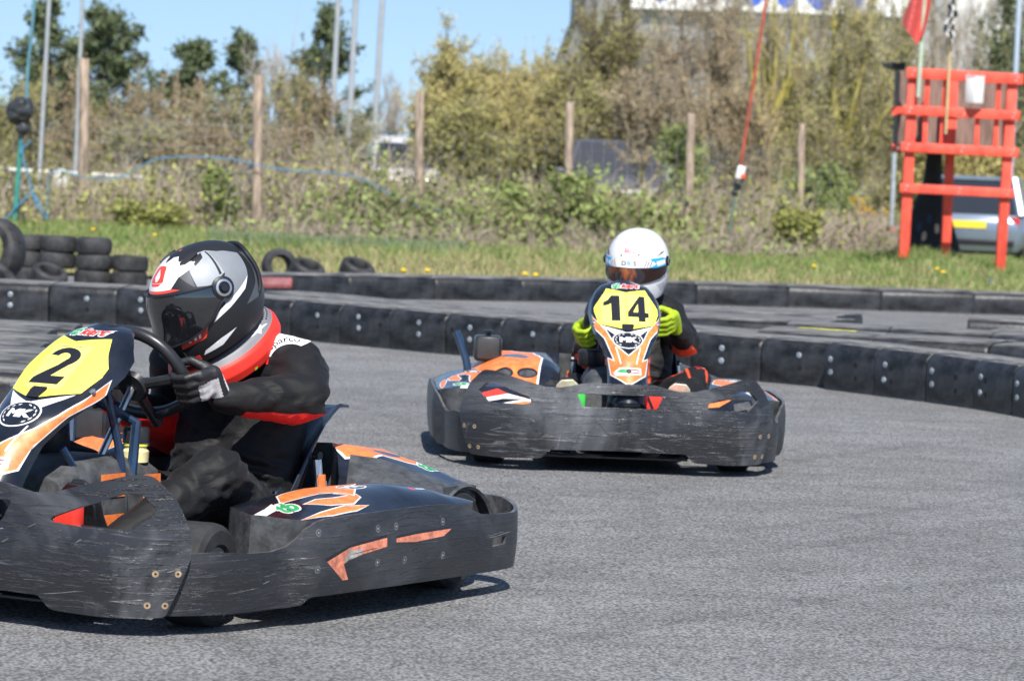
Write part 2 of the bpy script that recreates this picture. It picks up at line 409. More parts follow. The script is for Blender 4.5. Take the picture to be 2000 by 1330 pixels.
def front_bumper(k, tears):
    up = .016 if tears else 0
    P = Path2([(.885, 0), (.885, .18), (.882, .32), (.87, .42), (.835, .50), (.775, .57), (.69, .622), (.585, .655)], 3)
    def fn(u, v):
        q = P.at(abs(u)); b = .014*math.sin(PI*max(0, min(1, (v-.05)/.24)))-.02*max(0, v-.29)/.1
        d = .0035*noise.noise(Vector((u*6, v*9, 1.3)))
        n = Vector((1, 0, 0)) if abs(u) < .3 else Vector((q.x-.35, q.y, 0)).normalized()
        s_ = 1 if u >= 0 else -1; return Vector((q.x+n.x*(b+d), s_*(q.y+n.y*(b+d)), v+up*max(0, min(1, (v-.2)/.12))*min(1, abs(u)/.35)))
    half = [(0, .345), (.13, .346), (.165, .337), (.225, .324), (.29, .325), (.48, .372), (.50, .377), (.54, .378), (.56, .372), (.61, .325), (.640, .27), (.648, .23), (.648, .20), (.622, .13), (.590, .05), (.45, .046), (.30, .052), (.285, .058), (.262, .086), (0, .09)]
    out = bevel_loop(half+[(-x, y) for x, y in half[::-1][1:-1]], .012)
    cut = bevel_loop([(.285, .262), (.29, .272)] + [(.49, .333), (.530, .330), (.566, .296), (.505, .256), (.36, .256)] if tears else [(.335, .262), (.345, .284), (.49, .333), (.525, .330), (.562, .296), (.505, .256), (.36, .256)], .008)
    cc = bevel_loop([(-.165, .304), (.165, .304), (.143, .255), (-.143, .255)], .008)
    reg = []
    for s_ in (-1, 1):
        for x, z in ((.56, .158), (.615, .158), (.545, .080), (.588, .080)):
            reg += [([circ(s_*x, z, .0085, 10)], 1), ([circ(s_*x, z, .0035, 6)], 2)]
    rg = random.Random(5 if tears else 11)
    for i in range(24 if tears else 18):
        big = i < 7; x, z = rg.uniform(-.62, .62), rg.uniform(.07, .25); L_ = rg.uniform(.05, .14) if big else rg.uniform(.015, .07); a = rg.gauss(0, .10) if tears else rg.choice((rg.gauss(.0, .2), rg.gauss(.9, .3), rg.gauss(-.7, .3))); w_ = rg.uniform(.0004, .0010)*(1.6 if big else 1)
        px_ = []
        for t, s_ in ((-1, 0), (-.5, 1), (0, .7), (.6, 1.2), (1, 0), (.5, -.8), (0, -1), (-.6, -.5)): px_.append((x+(t*L_/2)*math.cos(a)-s_*w_*math.sin(a), z+(t*L_/2)*math.sin(a)+s_*w_*math.cos(a)+.003*math.sin(t*2)))
        reg.append(([px_], 3 if i % 3 else 4))
    b = MB(); b.sheet(out, fn, .024, [cut, [(-x, y) for x, y in cut][::-1], cc], reg, thick=.013, rim=5)
    b.build('front_bumper', [M_scuff, M_bolt, M_ink, M_gouge, M_gouge2, M_edgehl], k)

def side_bumper(k, sg, tears):
    P = Path2([(.80, .515), (.74, .575), (.66, .618), (.56, .645), (.47, .652), (.41, .655), (.375, .672), (.345, .695), (.30, .70), (.10, .705), (-.30, .705), (-.60, .70), (-.70, .685), (-.765, .64), (-.80, .56), (-.81, .44)], 3)
    S = lambda x, y=None: P.find(x, y) if y else P.find(x)
    def fn(u, v):
        q = P.at(u); d = .003*noise.noise(Vector((u*5, v*9, 4.1+sg))); bl = .008*math.sin(PI*max(0, min(1, (v-.07)/.2)))
        t = P.at(u+.01)-P.at(u-.01); n = Vector((-t.y, t.x)).normalized()
        if n.dot(q-Vector((0, 0))) < 0: n = -n
        q = q+n*(d+bl); return Vector((q.x, sg*q.y, v))
    sx = [S(x) for x in (.80, .66, .56, .47, .41, .385, .36, .33, .29)]
    top = list(zip(sx, (.20, .205, .197, .196, .204, .220, .246, .264, .270)))
    top += [(S(x), z) for x, z in ((.10, .272), (-.15, .273), (-.29, .269), (-.38, .256), (-.47, .232), (-.55, .225), (-.67, .223), (-.74, .232))]+[(P.l[-1]-.16, .25), (P.l[-1], .255)]
    bot = [(P.l[-1], .07), (S(-.72), .068), (S(-.3), .070), (S(.33), .075), (S(.345), .072), (S(.36), .055), (S(.40), .050), (S(.60), .050), (S(.80), .052)]
    out = [top[0]]+top[1:]+bot
    reg = []; hol = []
    a = lambda x: S(x)
    if tears:
        t1 = [(.291, .161), (.192, .189), (.024, .203), (.023, .18), (.118, .168), (.176, .158), (.205, .149), (.186, .108), (.206, .108)]
        t2 = [(-.036, .198), (-.127, .202), (-.294, .204), (-.272, .187), (-.144, .182), (-.037, .188)]
        lip = lambda t, n: [(x, z) for x, z in t[:n]]+[(x+.004, z+.007) for x, z in t[:n][::-1]]
        for t, n in ((t1, 3), (t2, 3)):
            reg.append(([[(a(x), z) for x, z in t]], 3)); reg.append(([[(a(x), z) for x, z in lip(t, n)]], 2))
        reg.append(([[(a(x), z) for x, z in [(.20, .185), (.205, .153), (.17, .163), (.125, .170), (.12, .186), (.15, .18)]]], 4))
        hol.append([(a(-.545), .164), (a(-.545), .138), (a(-.61), .140), (a(-.605), .162)])
        bl = [(.325, .237), (.049, .229), (-.051, .229), (-.26, .225), (.324, .144), (.037, .142), (-.058, .138), (-.268, .136)]
    else: bl = [(.30, .23), (.02, .23), (-.25, .225), (.30, .14), (.02, .14), (-.26, .138)]
    for x, z in bl:
        reg += [([circ(a(x), z, .0105, 12)], 1), ([circ(a(x), z, .0065, 8)], 0), ([circ(a(x), z, .003, 6)], 5)]
    xx = -.012; reg.append(([[(a(xx), .271), (a(xx-.004), .271), (a(xx-.010), .078), (a(xx-.006), .078)]], 4 if False else 6))
    rg = random.Random(3+sg+(9 if tears else 0))
    for i in range(18):
        x = rg.uniform(.02, P.l[-1]-.1); z = rg.uniform(.08, .19); L_ = rg.uniform(.02, .16); w_ = rg.uniform(.0005, .0012); a = rg.gauss(0, .06)
        reg.append(([[(x+t*L_/2, z+t*L_/2*math.sin(a)+s_*w_+.002*math.sin(t*2.2)) for t, s_ in ((-1, 0), (-.4, 1), (.5, 1), (1, 0), (.4, -1), (-.5, -.7))]], 7 if i % 2 else 8))
    b = MB(); b.sheet(out, fn, .03, hol, reg, thick=.011*sg, rim=9)
    b.build('side_bumper', [M_scuffd, M_boltg, M_ink, M_peach, M_pale, M_pale, M_grey, M_gouge, M_gouge2, M_edgehl], k)

def bodywork(k, sg):
    # side pod between the wheels
    cr = [(-.55, .232), (-.48, .270), (-.35, .302), (-.2, .317), (.05, .313), (.25, .300), (.38, .284), (.50, .262), (.54, .25)]
    oi = lambda x: interp(x, [(-.55, .56), (-.4, .42), (0, .34), (.35, .38), (.54, .50)])
    def pz(x, y):
        z1 = interp(x, cr); o_ = oi(x); c_ = (.69+o_)/2; h_ = (.69-o_)/2+.01; k_ = min(1, abs(y-c_)/h_); return .255+(z1-.255)*(1-k_**2.4) if z1 > .255 else z1
    out = [(.42, .56), (.405, .625), (.39, .645), (.37, .66), (.33, .682), (.10, .690), (-.30, .690), (-.46, .685), (-.53, .64), (-.54, .57), (-.40, .43), (-.2, .36), (0, .335), (.2, .38), (.34, .44), (.39, .50)]
    place = (lambda ls, x, y: [[(x-u, y-v) for u, v in l] for l in ls]) if sg > 0 else (lambda ls, x, y: [[(x+u, y-v) for u, v in l] for l in ls])
    O1 = [(.24, .60), (.17, .632), (.07, .640), (.0, .615), (-.01, .58), (.06, .575), (.03, .60), (.10, .60), (.17, .59)]
    O2 = [(.36, .668), (.24, .655), (.12, .645), (.02, .655), (.10, .668), (.22, .672)]
    O3 = [(.28, .555), (.20, .49), (.02, .44), (-.20, .47), (-.10, .53), (-.05, .565), (.01, .60), (.03, .575), (.10, .55), (.18, .555)]
    reg = [([[(.50, .605), (.44, .57), (.36, .56), (.30, .54), (.33, .585), (.41, .60), (.47, .625)]], 2)]
    reg += outlined(O1, .0035, 1, 2)+outlined(O2, .003, 1, 2)+[([grow(O3, .004)], 2), ([O3], 1)]
    reg += [([circ(-.08, .535, .055, 20, .034)], 2), ([circ(-.08, .535, .050, 20, .030)], 0), (place(xf(T_MK, .042), -.08, .535), 2)]
    reg += [(place(xf(T_tbo, .085), .315, .59), 2), (place(xf(T_tb, .085), .315, .59), 3)]
    reg += [([[(-.27, .59), (-.29, .59), (-.285, .61), (-.265, .61)]], 4), ([[(-.30, .595), (-.345, .595), (-.345, .602), (-.30, .602)]], 2)]
    fz = lambda x, y: Vector((x, sg*y, pz(x, y)+.002*noise.noise(Vector((x*9, y*9, sg)))))
    b = MB(); b.sheet(out, fz, .022, regions=reg, mi=0, rim=5, back=lambda x, y: Vector((x, sg*(y-.006), .12)))
    b.build('side_pod', [M_navy, M_orange, M_white, M_green, M_red, M_grey], k, angle=30)
    # rear fairing over axle and wheel; on the driver's right it reaches forward over the engine
    if sg > 0: rz = [(-.80, .20), (-.775, .25), (-.74, .315), (-.68, .362), (-.50, .384), (-.43, .372), (-.34, .318), (-.28, .275), (-.24, .262)]
    else: rz = [(-.80, .20), (-.775, .25), (-.74, .315), (-.68, .362), (-.48, .382), (-.16, .372), (-.05, .345), (.03, .300), (.08, .268)]
    yk = .26 if sg > 0 else .40
    def fzf(x, y):
        z = interp(x, rz); d = max(0, y-yk); low = min(z, .264 if x > -.42 else .262); z2 = z-(z-low)*min(1, d/(.62-yk))**1.1
        if x < -.47: z2 = max(z2, min(z, .262))
        z2 -= 3.2*max(0, .235-y)**1.6 if x > -.5 else 0
        return Vector((x, sg*y, z2+.003*noise.noise(Vector((x*12, y*12, sg)))))
    if sg > 0:
        out = [(-.25, .38), (-.25, .56), (-.30, .60), (-.45, .60), (-.52, .55), (-.72, .54), (-.77, .40), (-.78, .20), (-.78, 0), (-.52, 0), (-.50, .20), (-.42, .27), (-.34, .33)]
        OA = [(-.46, .21), (-.42, .30), (-.46, .35), (-.54, .335), (-.60, .38), (-.67, .40), (-.70, .28), (-.70, .04), (-.55, .04), (-.53, .18)]
        reg = [([grow(OA, .008)], 2), ([OA], 1), ([smooth_loop([(-.53, .06), (-.53, .20), (-.60, .24), (-.68, .20), (-.66, .06)], 1)], 2), ([smooth_loop([(-.54, .07), (-.54, .19), (-.60, .22), (-.665, .19), (-.65, .07)], 1)], 6),
               ([smooth_loop([(-.55, .30), (-.60, .275), (-.67, .31), (-.64, .345), (-.58, .335)], 2)], 0), (place(xf(T_tbo, .085), -.66, .41), 2), (place(xf(T_tb, .085), -.66, .41), 3),
               ([[(-.26, .40), (-.44, .30), (-.50, .36), (-.58, .50), (-.60, .60), (-.52, .62), (-.27, .59)]], 5)]
        xs = ((-.60, .25), (-.66, .18))
    else:
        out = [(.07, .27), (.07, .46), (.03, .54), (-.05, .60), (-.30, .61), (-.45, .60), (-.52, .55), (-.72, .54), (-.77, .40), (-.78, .20), (-.78, 0), (-.52, 0), (-.50, .16), (-.2, .17), (.0, .19)]
        OA = [(.06, .28), (.06, .45), (.0, .50), (-.10, .52), (-.18, .56), (-.34, .54), (-.46, .50), (-.50, .42), (-.42, .28), (-.2, .25)]
        reg = [([grow(OA, .008)], 2), ([OA], 1), ([[(-.56, .03), (-.56, .20), (-.62, .30), (-.72, .30), (-.76, .18), (-.76, .03)]], 1), ([[(-.70, .03), (-.70, .16), (-.735, .20), (-.75, .03)]], 2), ([smooth_loop([(-.16, .30), (-.30, .30), (-.36, .36), (-.28, .42), (-.18, .40)], 2)], 6)]
        for y in (.315, .415): reg += [([circ(-.008, y, .036, 18, .043)], 4), ([circ(-.004, y, .024, 18, .034)], 5)]
        xs = ((-.62, .40),)
    for x, y in xs:
        for a in (.5, 2.1): reg.append((xf([[(-.022, -.004), (.022, -.004), (.022, .004), (-.022, .004)]], 1, a, (x, y)), 4))
    b = MB(); b.sheet(out, fzf, .024, regions=reg, rim=5, back=lambda x, y: Vector((x, sg*y, .17 if (x > -.45 or y < .30 or x < -.73) else fzf(x, y).z-.045)))
    # hood over the rear wheel
    n = 22; ring = lambda y, r: [Vector((-.645+r*math.cos(PI*i/n)*1.02, sg*y, .125+r*math.sin(PI*i/n))) for i in range(n+1)]
    b.loft([ring(.33, .150), ring(.37, .168), ring(.46, .171), ring(.53, .168), ring(.556, .158), ring(.552, .150), ring(.46, .155), ring(.33, .145)], mi=5, closed=False)
    b.build('rear_fairing', [M_navy, M_orange, M_white, M_green, M_ink, M_grey, M_frame], k, angle=30)

NC = [(0, .382, .730), (.065, .468, .675), (.158, .54, .612), (.275, .633, .537), (.345, .694, .498), (.45, .775, .43), (.555, .845, .338), (.66, .872, .27)]
NW = [(-.012, .03), (0, .058), (.02, .085), (.06, .112), (.11, .126), (.17, .132), (.24, .126), (.31, .117), (.38, .094), (.44, .078), (.52, .072), (.60, .073), (.655, .072)]
def nose_pt(u, t, off=0.):
    x = interp(t, [(a, b) for a, b, c in NC]); z = interp(t, [(a, c) for a, b, c in NC])
    if t < 0: x += t*.73; z -= t*.68
    w_ = interp(t, NW); k_ = abs(u)/max(.05, w_); n = Vector((.60, 0, .80))
    ex = max(0, abs(u)-w_); u = math.copysign(w_+ex*.22, u) if ex else u; x -= ex*.95; z -= ex*.12; k_ = min(k_, 1); x -= .042*k_**2.2
    dome = .012*math.sin(PI*max(0, min(1, t/.6)))-.010*min(1.3, k_)**2.6-.012*max(0, .03-t)/.03
    return Vector((x, .035+u, z))+n*(dome+off)
def mk_badge(cx, cy):
    r = [([circ(cx, cy, .060, 28, .049)], 2), ([circ(cx, cy, .056, 28, .045)], 0)]
    for sg in (-1, 1):
        for i in range(6):
            a = R(-70+i*24); p = (cx+sg*.047*math.cos(a), cy-.036*math.sin(-a)); q = R(60)*sg
            r.append((xf([[(-.007, 0), (0, .0022), (.007, 0), (0, -.0022)]], 1, sg*(a+R(95)) if sg > 0 else PI-(a+R(95)), p), 2))
    r.append(([[(cx+u, cy-v) for u, v in l] for l in xf(T_MK, .038)], 2)); return r
def nose(k, num):
    W = [(w_+interp(t, [(0, .012), (.05, .03), (.12, .062), (.22, .055), (.32, .03), (.66, .022)]), t) for t, w_ in NW]; out = W+[(-a, b) for a, b in W[::-1]]
    flip = lambda ls, x, y: [[(x+u, y-v) for u, v in l] for l in ls]     # the reader stands in front of the kart
    ko = .03 if num == '2' else 0; V = [(.138+ko*.6, .195), (.084+ko*1.1, .286), (.066+ko, .342), (.036+ko, .393), (0, .435+ko)]; V2 = [(0, .555), (.065, .512), (.076, .445), (.052+ko*.6, .46), (.087+ko, .335), (.137+ko*1.2, .245)]
    half = V+V2; full = V+[(-a, b) for a, b in V[::-1][1:]]+[(-a, b) for a, b in V2[::-1]][:-1]+V2
    full = [(-a, b) for a, b in V]+V[::-1][1:]+V2[::-1]+[(-a, b) for a, b in V2[1:]]
    reg = [([grow(full, .004)], 2), ([full], 1)]
    reg += [([[(.10, .255), (.0, .30), (-.10, .255), (-.045, .32), (.045, .32)]], 2)]
    reg += [([[(.05, .385), (.046, .385), (.028, .47), (.033, .47)]], 2), ([[(-.05, .385), (-.046, .385), (-.028, .47), (-.033, .47)]], 2)]
    reg += mk_badge(0, .345)
    reg += [([[(-.058, .505), (-.035, .485), (.048, .485), (.05, .512), (-.05, .518)]], 2), ([[(-.048, .503), (-.03, .491), (-.008, .491), (-.01, .508)]], 3), ([[(.006, .491), (.042, .491), (.043, .497), (.006, .497)]], 4), ([[(.006, .502), (.043, .502), (.043, .507), (.006, .507)]], 4)]
    reg += [(flip(xf(T_tbo, .036), -.038, .031), 2), (flip(xf(T_karto, .031), .017, .031), 2), (flip(xf(T_tb, .036), -.038, .031), 3), (flip(xf(T_kart, .031), .017, .031), 4)]
    b = MB(); b.sheet(out, lambda u, t: nose_pt(u, t), .016, regions=reg, rim=5, thick=-.014)
    b.lathe([(.010, 0), (.010, .006), (.004, .008)], c=nose_pt(0, .50)+Vector((.0, 0, .0)), axis=(.60, 0, .80), n=10, mi=5)
    for u, t in ((.125, .235), (-.125, .235)): b.lathe([(.009, -.004), (.009, .003), (.003, .005)], c=nose_pt(u, t), axis=(.60, 0, .80), n=10, mi=6)
    # lower cowl down to the bumper
    sec = lambda x, z, w_, dx: [Vector((x-dx, .03-w_, z-.02)), Vector((x-.02, .03-w_, z)), Vector((x, .03-w_*.7, z+.008)), Vector((x, .03+w_*.7, z+.008)), Vector((x-.02, .03+w_, z)), Vector((x-dx, .03+w_, z-.02))]
    nf = b.build('nose_fairing', [M_navy, M_orange, M_white, M_green, M_red, M_grey, M_steel], k, angle=40)
    PY = [(.079, .048), (0, .064), (-.074, .046), (-.124, .150), (-.124, .175), (-.108, .250), (-.02, .278), (.02, .278), (.108, .250), (.126, .185), (.125, .150)]
    reg = []
    if num == '2':
        st = [(-.058, .078), (.058, .078), (.058, .243), (-.058, .243)]
        reg += [([st], 1), (flip(xf(digit2(), .148, sy=.140), 0, .158), 2), ([[(-.05, .082), (.045, .082), (.045, .085), (-.05, .085)]], 4)]
    else:
        st = [(-.100, .070), (-.004, .070), (-.004, .248), (-.098, .248)]; s2 = [(.004, .072), (.098, .076), (.096, .250), (.004, .250)]
        reg += [([st], 1), ([s2], 1), (flip(xf(DIG1, .150, sy=.150), -.050, .158), 2), (flip(xf(DIG4, .125, sy=.150), .050, .158), 2)]
    b = MB(); b.sheet(PY, lambda u, t: nose_pt(u, t, .0022), .014, regions=reg, thick=-.002, mi=0, rim=3)
    tp = .262 if num == '2' else .272
    b.add([nose_pt(u, t, .005) for u, t in [(.028, tp-.012), (.024, tp-.02), (-.018, tp-.02), (-.022, tp-.008), (-.018, tp+.02), (.018, tp+.022)]], [(0, 1, 2, 3, 4, 5)], 2)
    b.build('number_panel', [M_yel, M_yel2, M_ink, M_ink, M_grey], nf)
    # cowl
    b = MB(); ring = []
    for x, z, w_ in ((.80, .352, .066), (.845, .300, .072), (.83, .20, .075), (.78, .12, .075)):
        ring.append([Vector((x-.10, .03-w_, z-.06)), Vector((x-.02, .03-w_, z)), Vector((x+.006, .03-w_*.6, z+.006)), Vector((x+.006, .03+w_*.6, z+.006)), Vector((x-.02, .03+w_, z)), Vector((x-.10, .03+w_, z-.06))])
    b.loft(ring, mi=0); b.build('lower_cowl', [M_navy], k, angle=50)
    # hoop and brackets behind the nose
    b = MB()
    for y in (-.06, .12): b.tube(smooth_path([(.34, y, .10), (.36, y, .35), (.42, y*.8+.006, .55), (.40, y*.5, .64)], 2), .011, 8)
    b.tube([(.44, -.05, .57), (.34, .02, .52), (.30, .11, .47), (.33, .12, .30)], .014, 8)
    b.tube([(.60, .10, .42), (.42, .11, .22), (.36, .11, .10)], .010, 8, 0)
    b.build('nose_support_frame', [M_frame], k)

def seat(k):
    C = [(.13, .13), (.08, .075), (-.02, .052), (-.14, .055), (-.23, .10), (-.285, .19), (-.325, .30), (-.36, .41), (-.395, .48), (-.43, .495)]
    L = [0]
    for a, b_ in zip(C[:-1], C[1:]): L.append(L[-1]+math.dist(a, b_))
    T = L[-1]
    def fn(u, v):
        s_ = v*T; x = interp(s_, list(zip(L, [c[0] for c in C]))); z = interp(s_, list(zip(L, [c[1] for c in C])))
        h = interp(v, [(0, .06), (.12, .17), (.25, .225), (.4, .245), (.6, .19), (.8, .12), (.93, .05), (1, .005)])
        tx = interp(s_+.02, list(zip(L, [c[0] for c in C])))-interp(s_-.02, list(zip(L, [c[0] for c in C]))); tz = interp(s_+.02, list(zip(L, [c[1] for c in C])))-interp(s_-.02, list(zip(L, [c[1] for c in C])))
        n = Vector((-tz, tx)); n = Vector((-n.x, -n.y)) if n.y < 0 and v < .3 else n; n.normalize()
        n = Vector((abs(tz), abs(tx) if v < .8 else abs(tx))).normalized()
        w_ = interp(v, [(0, .15), (.2, .185), (.6, .20), (1, .185)]); a = abs(u)
        return Vector((x+n.x*h*a**3, .10+w_*(math.sin(u*PI/2)*.35+u*.65)*(1+.06*a**3), z+n.y*h*a**3))
    b = MB(); N, Mv = 20, 26; g = [[fn(-1+2*i/N, j/Mv) for i in range(N+1)] for j in range(Mv+1)]
    vs = [p for r_ in g for p in r_]; fs = [(j*(N+1)+i, j*(N+1)+i+1, (j+1)*(N+1)+i+1, (j+1)*(N+1)+i) for j in range(Mv) for i in range(N)]
    b.add(vs, fs); o = b.build('seat', [M_frame if False else mat('dark_blue_black_seat_shell', (.010, .015, .026), .32, var=.3, coat=.2), M_orange], k)
    md = o.modifiers.new('shell', 'SOLIDIFY'); md.thickness = .007
    b = MB()
    for sg in (1, -1):
        y = .10+sg*.215; b.tube([(-.25, y, .36), (-.255, y+sg*.04, .05)], .012, 10, 0); b.tube([(-.29, y, .30), (-.30, y+sg*.03, .05)], .007, 8, 0)
        b.lathe([(.013, 0), (.013, .02)], c=(-.25, y-sg*.01, .37), axis=(0, sg, 0), n=10, mi=1)
        b.tube([(-.252, y+sg*.012, .32), (-.253, y+sg*.018, .24)], .0135, 10, 2)
    b.build('seat_strut', [M_steel, M_ink, M_orange], k)

def make_kart(num, loc, rz, label, wheel_turn):
    k = empty('go_kart', loc, rz, label, 'go-kart', 'rental go-karts on the track')
    front_bumper(k, num == '2')
    side_bumper(k, 1, num == '2'); side_bumper(k, -1, False)
    b = MB(); out = [(-.47, .255), (-.2, .25), (.2, .25), (.47, .255), (.47, .07), (-.47, .07)]
    b.sheet(out, lambda u, v: Vector((-.812-.004*noise.noise(Vector((u*5, v*7, 2))), u, v)), .04, thick=.012); b.build('rear_bumper', [M_scuffd], k)
    for sg in (1, -1): bodywork(k, sg)
    nose(k, num); seat(k)
    for y in (.48, -.48): wheel('front_wheel', .130, .125, k, (.535, y, .130), wheel_turn)
    for y in (.455, -.455): wheel('rear_wheel', .142, .19, k, (-.62, y, .142))
    # floor tray and chassis
    b = MB(); b.box((.30, .0, .052), (.92, .56, .006)); b.build('floor_tray', [M_grey], k)
    b = MB()
    for y in (-.27, .27): b.tube(smooth_path([(.74, y*.6, .075), (.60, y*1.05, .075), (.2, y*1.0, .065), (-.3, y*1.1, .065), (-.72, y*1.1, .10)], 2), .015, 8)
    b.tube([(.50, -.42, .12), (.50, .42, .12)], .015, 8); b.tube([(-.57, -.55, .142), (-.57, .55, .142)], .02, 10)
    b.tube([(.72, -.28, .09), (.72, .28, .09)], .015, 8); b.tube([(.02, -.6, .10), (.02, .6, .10)], .014, 8); b.tube([(-.45, -.6, .10), (-.45, .6, .10)], .014, 8)
    for y in (-.40, .40): b.tube([(.86, y, .17), (.70, y*.7, .12)], .012, 8)
    b.build('chassis_frame', [M_frame], k)
    # steering
    c = Vector((.205, .05, .575 if num == '2' else .54)); ax = Vector((-.88, 0, .47)).normalized(); d1 = Vector((.47, 0, .88)); roll = .12
    e1 = (Vector((0, 1, 0))*math.cos(roll)+d1*math.sin(roll)); e2 = (d1*math.cos(roll)-Vector((0, 1, 0))*math.sin(roll))
    b = MB(); rim = []
    for i in range(40):
        a = 2*PI*i/40; r = .145 if math.sin(a) > -.5 else .145*(.5/-math.sin(a))**.5
        rim.append(c+(e1*math.cos(a)+e2*math.sin(a))*r)
    b.tube(rim, .0165, 12, 0, closed=True)
    for a in (R(0), R(180), R(270)): b.tube([c-ax*.03, c+(e1*math.cos(a)+e2*math.sin(a))*.06-ax*.02, c+(e1*math.cos(a)+e2*math.sin(a))*.135], [.020, .014, .016], 8, 0)
    b.lathe([(.04, -.045), (.045, -.03), (.03, -.018)], c=c, axis=ax, n=16, mi=0)
    b.build('steering_wheel', [mat('steering_wheel_grip', (.02, .021, .024), .35, var=.2)], k)
    b = MB(); b.tube([c-ax*.04, (.50, .02, .14)], .010, 8); b.build('steering_column', [M_steel], k)
    # tank between the legs
    b = MB(); sec = lambda x, zt, h_: [Vector((x, y, z)) for y, z in ((-.10, .07), (-.115, .12), (-.115, zt-.05), (-.09, zt-.01), (-.05, zt), (.07, zt), (.11, zt-.012), (.13, zt-.05), (.13, .12), (.115, .07))]
    b.loft([sec(.19, .30, 0), sec(.20, .355, 0), sec(.24, .375, 0), sec(.40, .39, 0), sec(.56, .385, 0), sec(.63, .345, 0), sec(.645, .26, 0)], mi=0)
    for x0, x1, z0, z1, m_ in ((.50, .60, .22, .30, 1), (.37, .47, .285, .345, 1), (.215, .285, .27, .335, 1), (.37, .46, .17, .24, 1), (.35, .37, .19, .24, 2), (.205, .215, .27, .31, 3)):
        b.box(((x0+x1)/2, .131, (z0+z1)/2), (x1-x0, .003, z1-z0), m_)
    tk = b.build('fuel_tank', [M_grey, M_orange, M_green, M_white], k, angle=50)
    b = MB(); b.lathe([(.035, 0), (.036, .028), (.030, .034), (.030, .042)], c=(.265, .085, .365), n=20, mi=0); b.lathe([(.033, 0), (.033, .008)], c=(.265, .085, .407), n=20, mi=2)
    b.lathe([(.035, 0), (.036, .034), (.032, .040)], c=(.265, .085, .415), n=20, mi=1); b.build('filler_cap', [M_neck, M_blk, M_yel], tk, angle=40)
    for sg in (1, -1):
        fn = lambda u, v: Vector((.80-.16*v-.10*max(0, u-.30), sg*u, .185+.125*v+.01*math.sin(u*9)))
        if sg < 0: rg = [([[(.22, .15), (.40, .20), (.52, .45), (.36, .62), (.22, .55)]], 2), ([[(.22, .2), (.39, .25), (.50, .45), (.36, .56), (.22, .50)]], 1), ([[(.34, .62), (.44, .66), (.52, .56), (.50, .70), (.42, .80)]], 2), ([[(.42, .80), (.50, .70), (.53, .80), (.46, .95)]], 4)]; ot = [(.20, 0), (.56, 0), (.53, 1), (.20, 1)]
        elif num == '2': rg = [([[(.22, .36), (.40, .43), (.52, .36), (.52, .40), (.40, .47), (.22, .40)]], 2)]; ot = [(.20, 0), (.56, 0), (.54, .35), (.40, .50), (.20, .42)]
        else: rg = [([[(.30, .50), (.40, .62), (.46, .90), (.38, .72), (.30, .60)]], 1), ([[(.46, .45), (.54, .55), (.52, .85), (.46, .75)]], 5)]; ot = [(.20, 0), (.56, 0), (.53, .9), (.34, .8), (.20, .5)]
        b = MB(); b.sheet(ot, fn, .03, regions=rg, thick=.01*sg); b.build('bumper_inner_panel', [M_navy, M_orange, M_white, M_green, M_red, M_grey], k)
    b = MB(); b.box((.74, -.15, .255), (.05, .055, .10), 0, bev=.012); b.build('brake_pedal', [M_gn], k)
    b = MB(); b.box((.74, .165, .265), (.05, .20, .10), 0, bev=.008)
    for y in (.10, .125): b.box((.7665, y, .272), (.002, .010, .05), 1, rot=Matrix.Rotation(R(25), 3, 'X'))
    b.build('throttle_pedal', [M_red, M_ink], k)
    b = MB(); b.lathe([(.05, 0), (.055, .01), (.055, .055), (.045, .065)], c=(.42, -.085, .385), n=18, mi=0); b.build('brake_reservoir', [M_blk], k)
    # engine on the driver's right
    b = MB(); b.box((-.36, -.42, .17), (.22, .20, .14), 0, bev=.02)
    for i in range(7): b.box((-.36, -.42, .255+i*.012), (.13, .13, .005), 1)
    b.tube([(-.30, -.46, .22), (-.22, -.52, .22), (-.2, -.56, .16), (-.55, -.50, .14)], .02, 10, 1); en = b.build('engine', [M_blk, M_rim], k)
    b = MB(); b.box((-.345, -.468, .398), (.14, .115, .105), 0, bev=.016); b.lathe([(.012, 0), (.012, .010), (.022, .012), (.022, .02), (.010, .024)], c=(-.345, -.468, .451), n=8, mi=0)
    b.box((-.274, -.468, .398), (.003, .09, .08), 1, bev=.001); b.build('air_filter_box', [mat('satin_black_airbox', (.018, .019, .022), .3, var=.25, coat=.15), mat('airbox_face', (.035, .036, .038), .45, var=.2)], k)
    b = MB(); b.tube(smooth_path([(-.27, -.545, .20), (-.30, -.548, .32), (-.34, -.575, .40), (-.36, -.60, .462)], 2), .0165, 10); b.tube([(-.25, -.60, .245), (-.45, -.59, .235)], .017, 10)
    b.build('engine_guard_bar', [M_frame], k)
    return k

